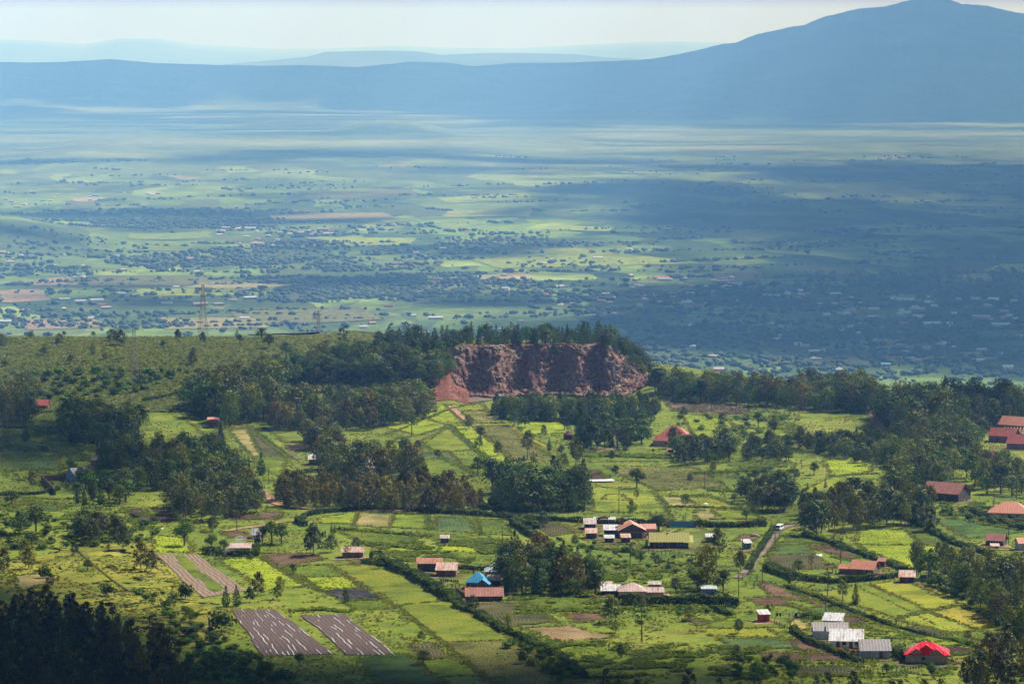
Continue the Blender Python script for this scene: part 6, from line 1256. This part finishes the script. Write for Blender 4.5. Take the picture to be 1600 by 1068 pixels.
for s in (-1, 1):
    MB().box(s * .84 - .03, s * .84 + .03, -1.5, 2.1, 1.25, 1.85).build("side_window", GLASS, e); MB().box(s * .6 - .15, s * .6 + .15, -2.50, -2.44, .7, .9).build("headlight", WHITE, e)
    for y in (-1.6, 1.5):
        w_ = MB(); n = 14; w_.v = [(s * .80 + q, y + .36 * math.cos(2 * math.pi * j / n), .36 + .36 * math.sin(2 * math.pi * j / n) - .02) for q in (-.12, .12) for j in range(n)]; w_.f = [list(range(n)), [n + j for j in reversed(range(n))]] + [[j, (j + 1) % n, n + (j + 1) % n, n + j] for j in range(n)]; w_.build("wheel", RUB, e)
MB().box(-.8, .8, -2.52, -2.455, .36, .55).build("bumper", TRIM, e)
# --- laundry lines
def laundry(p, q, cols, label, h=1.7):
    a, b = G(*p), G(*q); e = root("clothes_line", label, "clothes line", a[0], a[1]); o = np.array(e.location); d = (b - a); L_ = np.linalg.norm(d[:2])
    m = MB(); m.bar((0, 0, 0), (0, 0, h + .1), .05).bar(tuple(d[:2]) + (d[2],), tuple(d[:2]) + (d[2] + h + .1,), .05); m.build("posts", WOOD, e); MB().bar((0, 0, h), (d[0], d[1], d[2] + h), .015).build("line", WIRE, e)
    n = len(cols)
    for k, c in enumerate(cols):
        t0 = (k + .15) / n; t1 = (k + .85) / n; z = h - .02; dr = rng.uniform(.6, 1.1); P0, P1 = d * t0, d * t1; sg = np.linspace(0, 1, 5); V = []
        for s in sg:
            P_ = P0 + (P1 - P0) * s
            for zz in (z, z - dr * .5, z - dr): V.append((P_[0], P_[1] + .07 * math.sin(s * 9 + zz * 3), P_[2] + zz))
        me = bpy.data.meshes.new("garment"); me.from_pydata(V, [], [[i * 3 + j, i * 3 + 3 + j, i * 3 + 4 + j, i * 3 + 1 + j] for i in range(4) for j in range(2)]); obj("garment", me, [simple("garment_cloth", c, .9)], e)
W_, B_, K_, R_ = (.75, .75, .78), (.05, .2, .5), (.02, .02, .03), (.5, .03, .03)
laundry((1212, 965), (1250, 966), [K_, K_, W_, W_, (.3, .4, .6), W_, K_, W_], "clothes line with white and dark washing beside the red outhouse"); laundry((688, 912), (716, 913), [K_, R_, B_, K_, (.3, .1, .1), K_, B_, K_, K_], "clothes line with dark washing beside the blue roof"); laundry((733, 924), (752, 925), [W_, (.5, .3, .6), W_, B_], "clothes line with bright washing between blue roof and long rusty shed"); laundry((758, 890), (776, 889), [(.6, .2, .2), W_, W_], "clothes line along the straight hedge behind the yard")
# --- flowering shrubs and small yard things
def blossom(px, py, h, w, col, label):
    g = G(px, py); e = root("flowering_shrub", label, "flowering shrub", g[0], g[1], 0, "flowering shrubs by the tin houses"); n = 10; C = np.array([[rng.normal(0, w * .25), rng.normal(0, w * .2), h * rng.uniform(.3, .8)] for _ in range(n)]); S = np.full((n, 3), w * .2)
    v, f = leaves(C, S, 40, .3, rng); obj("foliage", mesh_np("foliage", v, f), [CM['leafy']], e); v, f = leaves(C, S * 1.12, 22, .24, rng, inner=.9); obj("blossoms", mesh_np("blossoms", v, f), [simple("petals", col, .7)], e)
for a in [(1304,1017,1.3,1.6,(.75,.07,.02),"red flowering shrub at the left of the flower row"),(1312,1019,1.5,1.6,(.8,.25,.02),"orange flowering shrub second in the flower row"),(1322,1019,1.3,1.6,(.75,.07,.02),"red orange shrub below the veranda"),(1331,1021,1.5,1.8,(.7,.06,.02),"large red shrub at the right of the flower row"),(1340,1022,1.3,1.4,(.8,.4,.03),"yellow orange shrub at the right end of the flower row"),(1487,1035,1.6,2.2,(.8,.6,.02),"bright yellow shrub beside the red roofed house"),(1021,705,1.5,2.0,(.7,.55,.02),"yellow shrub in front of the red hipped house")]: blossom(*a)
for k, (px, py, sz, nm, mt, lab) in enumerate([(757,908,.6,"stone_block",WHITE,"white block on the yard beside the farmhouse"),(1102,787,.7,"stone_block",WHITE,"white stone in the green plot behind the gate"),(1086,789,1.0,"sand_heap",fieldmat('tan'),"heap of pale sand beside the tan plot"),(690,905,.5,"stone_block",fieldmat('tan'),"pale stone beside the small rusty shed"),(1279,869,1.2,"sacks",WHITE,"pile of white sacks by the field left of the farmhouse"),(1040,931,1.3,"wood_pile",RM,"pile of timber right of the teal hut"),(1180,838,1.6,"wood_pile",RM,"brown rubble heap beside the blue gate hedge"),(253,826,.5,"stone_block",WHITE,"tiny white stone below the dark brown plots")]):
    g = G(px, py); v, f = ICO2; w = v * (1 + .2 * np.sin(v[:, :1] * 7 + k)) * np.array([1.3, 1, .7]) * sz; w[:, 2] = np.maximum(w[:, 2], -.1); o = obj(nm, mesh_np(nm, w, f), [mt]); o.location = g; tag(o, lab, nm.replace('_', ' '))
# --- smoke
g = G(345, 872); v, f = ICO2; VV, FF = [], []
for k in range(9): t = k / 8; VV.append(v * (.5 + 1.6 * t) * np.array([1.1, .9, .9]) + np.array([t * 7 + .4 * math.sin(k * 2), 0, 1.0 + t * 5.5])); FF.append(f + k * len(v))
sm = bpy.data.materials.new("smoke_air"); sm.use_nodes = True; N = sm.node_tree.nodes; N.remove(N["Principled BSDF"]); pv = N.new("ShaderNodeVolumePrincipled"); pv.inputs["Density"].default_value = .075; pv.inputs["Color"].default_value = (.9, .9, .92, 1); sm.node_tree.links.new(pv.outputs[0], N["Material Output"].inputs["Volume"])
o = obj("smoke", mesh_np("smoke", np.concatenate(VV), np.concatenate(FF)), [sm]); o.location = g; tag(o, "thin grey smoke drifting over the dark hedge", kind="stuff")
# ------------------------------------------------------------------ the valley plain: big fields, woods, towns
def vfield(q, fam, lab):
    cs = [GV(*map(float, w_.split(','))) for w_ in q.split()]; drape("valley_field", cs, fieldmat(fam), 1.2, st=25, jit=3); tag(bpy.context.scene.collection.objects[-1], lab, kind="structure")
for q, fam, lab in [("700,395 900,388 1110,412 780,420","lime","bright sunlit field in the middle of the plain"),("110,432 330,430 390,446 100,448","olive","brownish green field on the left plain"),("60,436 110,433 130,446 50,447","tan","tan field on the left plain"),("200,366 330,360 330,372 200,374","green","green field near the left hill"),("520,372 650,372 640,384 500,386","lime","lime field left of centre on the plain"),("640,452 760,450 800,470 640,470","green","green field behind the ridge trees"),
  ("220,452 430,450 420,462 200,464","lime","long lime strip on the left plain"),("330,440 460,446 400,452 280,450","tangreen","pale stubble field by the tall pylon"),("0,455 60,452 80,470 0,474","tan","reddish bare field at the left edge"),("1000,438 1120,440 1110,448 990,447","green","shaded green field on the right plain"),("1200,556 1330,552 1360,568 1210,572","olive","shaded brown green field at the foot of the plain"),("1380,552 1530,550 1560,562 1380,566","tangreen","shaded pale field at the foot of the plain"),("960,560 1060,560 1080,572 970,572","green","green field right of the quarry trees"),
  ("470,300 640,296 660,308 500,312","olive","far olive field"),("420,336 600,332 620,342 430,346","tangreen","pale field by the valley road"),("510,340 570,339 575,343 512,344","tan","orange earth pit on the far plain"),("680,310 820,302 840,312 700,318","lime","sunlit strip far on the plain"),("700,330 830,326 830,338 690,340","yellow","yellow green strip far on the plain"),("240,325 380,320 390,330 250,336","green","shaded green strip far on the plain"),("860,352 960,356 950,362 850,360","lime","small lime field in the middle plain"),("230,378 330,380 330,392 220,392","green","green field beyond the left hill"),
  ("430,455 520,450 560,464 460,470","soilgreen","brownish field before the wooded strip"),("360,488 560,480 600,500 380,510","olive","olive field behind the scrub crest"),("250,497 400,497 420,512 260,515","tangreen","pale field behind the scrub crest"),("40,500 150,498 160,512 40,516","tan","earthy field behind the left scrub crest"),("900,495 1010,488 1040,505 910,512","dkgreen","dark green field behind the quarry knoll"),("1080,525 1180,520 1200,530 1090,538","dkgreen","dark field on the right plain")]: vfield(q, fam, lab)
road("valley_road", [(385,362),(430,370),(470,380),(500,388)], 18, 'lane', "pale road through the town on the plain", 2.0)
r_ = np.random.default_rng(21)
# far-off woods: thousands of small crowns, one mass
v0, f0 = ICO1; seeds = []
def strip(px0, px1, py0, py1, n, lines):
    for _ in range(lines):
        a = r_.uniform(px0, px1); b = r_.uniform(py0, py1); g = GV(a, b); ang = r_.choice([0.35, 0.35, 1.9, .1]) + r_.normal(0, .12); L_ = r_.uniform(60, 420); wd = r_.uniform(3, 16) if r_.random() < .7 else r_.uniform(25, 70)
        k = max(6, int(n * r_.uniform(.5, 1.5))); t = r_.uniform(-.5, .5, k) * L_; s = r_.normal(0, wd, k) * (1 - np.abs(t) / L_) + 14 * np.sin(t / 40.)
        seeds.append(np.stack([g[0] + t * math.cos(ang) - s * math.sin(ang), g[1] + t * math.sin(ang) + s * math.cos(ang)], 1))
strip(-80, 1700, 440, 590, 30, 110); strip(-80, 1700, 350, 450, 26, 110); strip(-80, 1700, 285, 355, 20, 70); strip(900, 1700, 460, 600, 30, 60); strip(120, 420, 330, 360, 60, 34); strip(180, 560, 380, 420, 40, 36); strip(450, 800, 440, 470, 46, 40); strip(0, 110, 340, 400, 22, 10); strip(-80, 1700, 235, 290, 14, 40)
for poly, n in [((200, 325, 380, 345), 260), ((480, 452, 640, 464), 260), ((560, 428, 760, 446), 260), ((850, 455, 1200, 466), 300), ((1080, 470, 1300, 480), 160), ((700, 372, 880, 386), 200), ((200, 400, 420, 416), 260), ((0, 490, 300, 512), 260), ((0, 415, 130, 432), 160), ((1000, 505, 1500, 540), 420), ((980, 555, 1600, 590), 380), ((1240, 425, 1600, 460), 330)]:
    x0, y0, x1, y1 = poly; P_ = np.array([GV(r_.uniform(x0, x1), r_.uniform(y0, y1))[:2] for _ in range(n // 6)]); P_ = np.repeat(P_, 6, 0) + r_.normal(0, 16, (len(P_) * 6, 2)); seeds.append(P_)
S_ = np.concatenate(seeds); print("VALLEY TREES", len(S_))
n = len(S_); z = T(S_[:, 0], S_[:, 1]); hh = 2.4 + 5.5 * r_.random(n) ** 2; rr = hh * r_.uniform(.45, 1.25, n)
VV = v0[None] * (1 + r_.uniform(-.35, .35, (n, len(v0), 1))); VV = VV * np.stack([rr, rr, hh * .55], 1)[:, None, :] + np.stack([S_[:, 0], S_[:, 1], z + hh * .45], 1)[:, None, :]
FF = (f0[None] + (np.arange(n) * len(v0))[:, None, None]).reshape(-1, 3)
tag(obj("valley_woodland", mesh_np("valley_woodland", VV.reshape(-1, 3), FF), [plantmat("far_foliage", (.020, .040, .013), (.050, .080, .022), .2)]), "dark lines and patches of trees scattered over the valley plain", kind="stuff")
# houses on the plain: every one its own object
HV = {}
def vhouse_mesh(k, col):
    key = (k, col)
    if key in HV: return HV[key]
    w, d, h, rh, t = [(12, 8, 3, 1.8, 'gx'), (9, 9, 3, 2.4, 'hip'), (26, 10, 4, 2.2, 'gx'), (16, 8, 3, 1.2, 'mono')][k]; m = MB(); walls(m, w, d, h, rh, t); nf = len(m.f); roofs(m, w, d, h, rh, t, o=.6); me = bpy.data.meshes.new("house"); me.from_pydata([tuple(p) for p in m.v], [], m.f); me.update(); me.materials.append(wallmat('cream' if col != 'white' else 'white')); me.materials.append(roofmat(col))
    for i, p in enumerate(me.polygons): p.material_index = 0 if i < nf else 1
    HV[key] = me; return me
CW = {'white': 'white roofed', 'bluewhite': 'pale blue roofed', 'red': 'red roofed', 'tin': 'grey tin roofed', 'pink': 'pinkish roofed', 'blue': 'blue roofed'}
KW = ['small', 'square', 'long', 'low']
def town(x0, x1, y0, y1, n, where, grp):
    for _ in range(n):
        a, b = r_.uniform(x0, x1), r_.uniform(y0, y1); g = GV(a, b); col = r_.choice(['white', 'tin', 'bluewhite', 'red', 'pink', 'blue'], p=[.38, .2, .12, .12, .13, .05]); k = int(r_.choice(4, p=[.45, .25, .12, .18]))
        o = bpy.data.objects.new("valley_house", vhouse_mesh(k, str(col))); COL.objects.link(o); o.location = (g[0], g[1], g[2] + .2); o.rotation_euler.z = r_.choice([0.35, -.3, .1]) + r_.normal(0, .15); s = r_.uniform(.6, 1.1); o.scale = (s, s, s)
        tag(o, KW[k] + " " + CW[str(col)] + " house " + where, "house", grp)
town(340, 520, 354, 386, 40, "in the town on the left plain", "houses of the town on the left plain"); town(960, 1160, 432, 450, 30, "in the village in the middle of the plain", "houses of the village in the middle plain"); town(860, 1330, 455, 480, 34, "in the long settlement right of centre", "houses of the long settlement")
town(1280, 1610, 466, 500, 44, "in the shaded town on the right plain", "houses of the shaded town on the right"); town(1080, 1600, 505, 585, 48, "in the shaded farmland at the right foot of the plain", "houses at the right foot of the plain"); town(0, 250, 300, 330, 22, "in the far settlement on the left plain", "houses of the far left settlement"); town(0, 420, 395, 505, 40, "among the fields on the left plain", "houses among the left fields")
town(560, 960, 430, 545, 30, "among the fields behind the ridge", "houses behind the ridge"); town(560, 1000, 350, 430, 14, "on the open middle plain", "houses on the open middle plain")
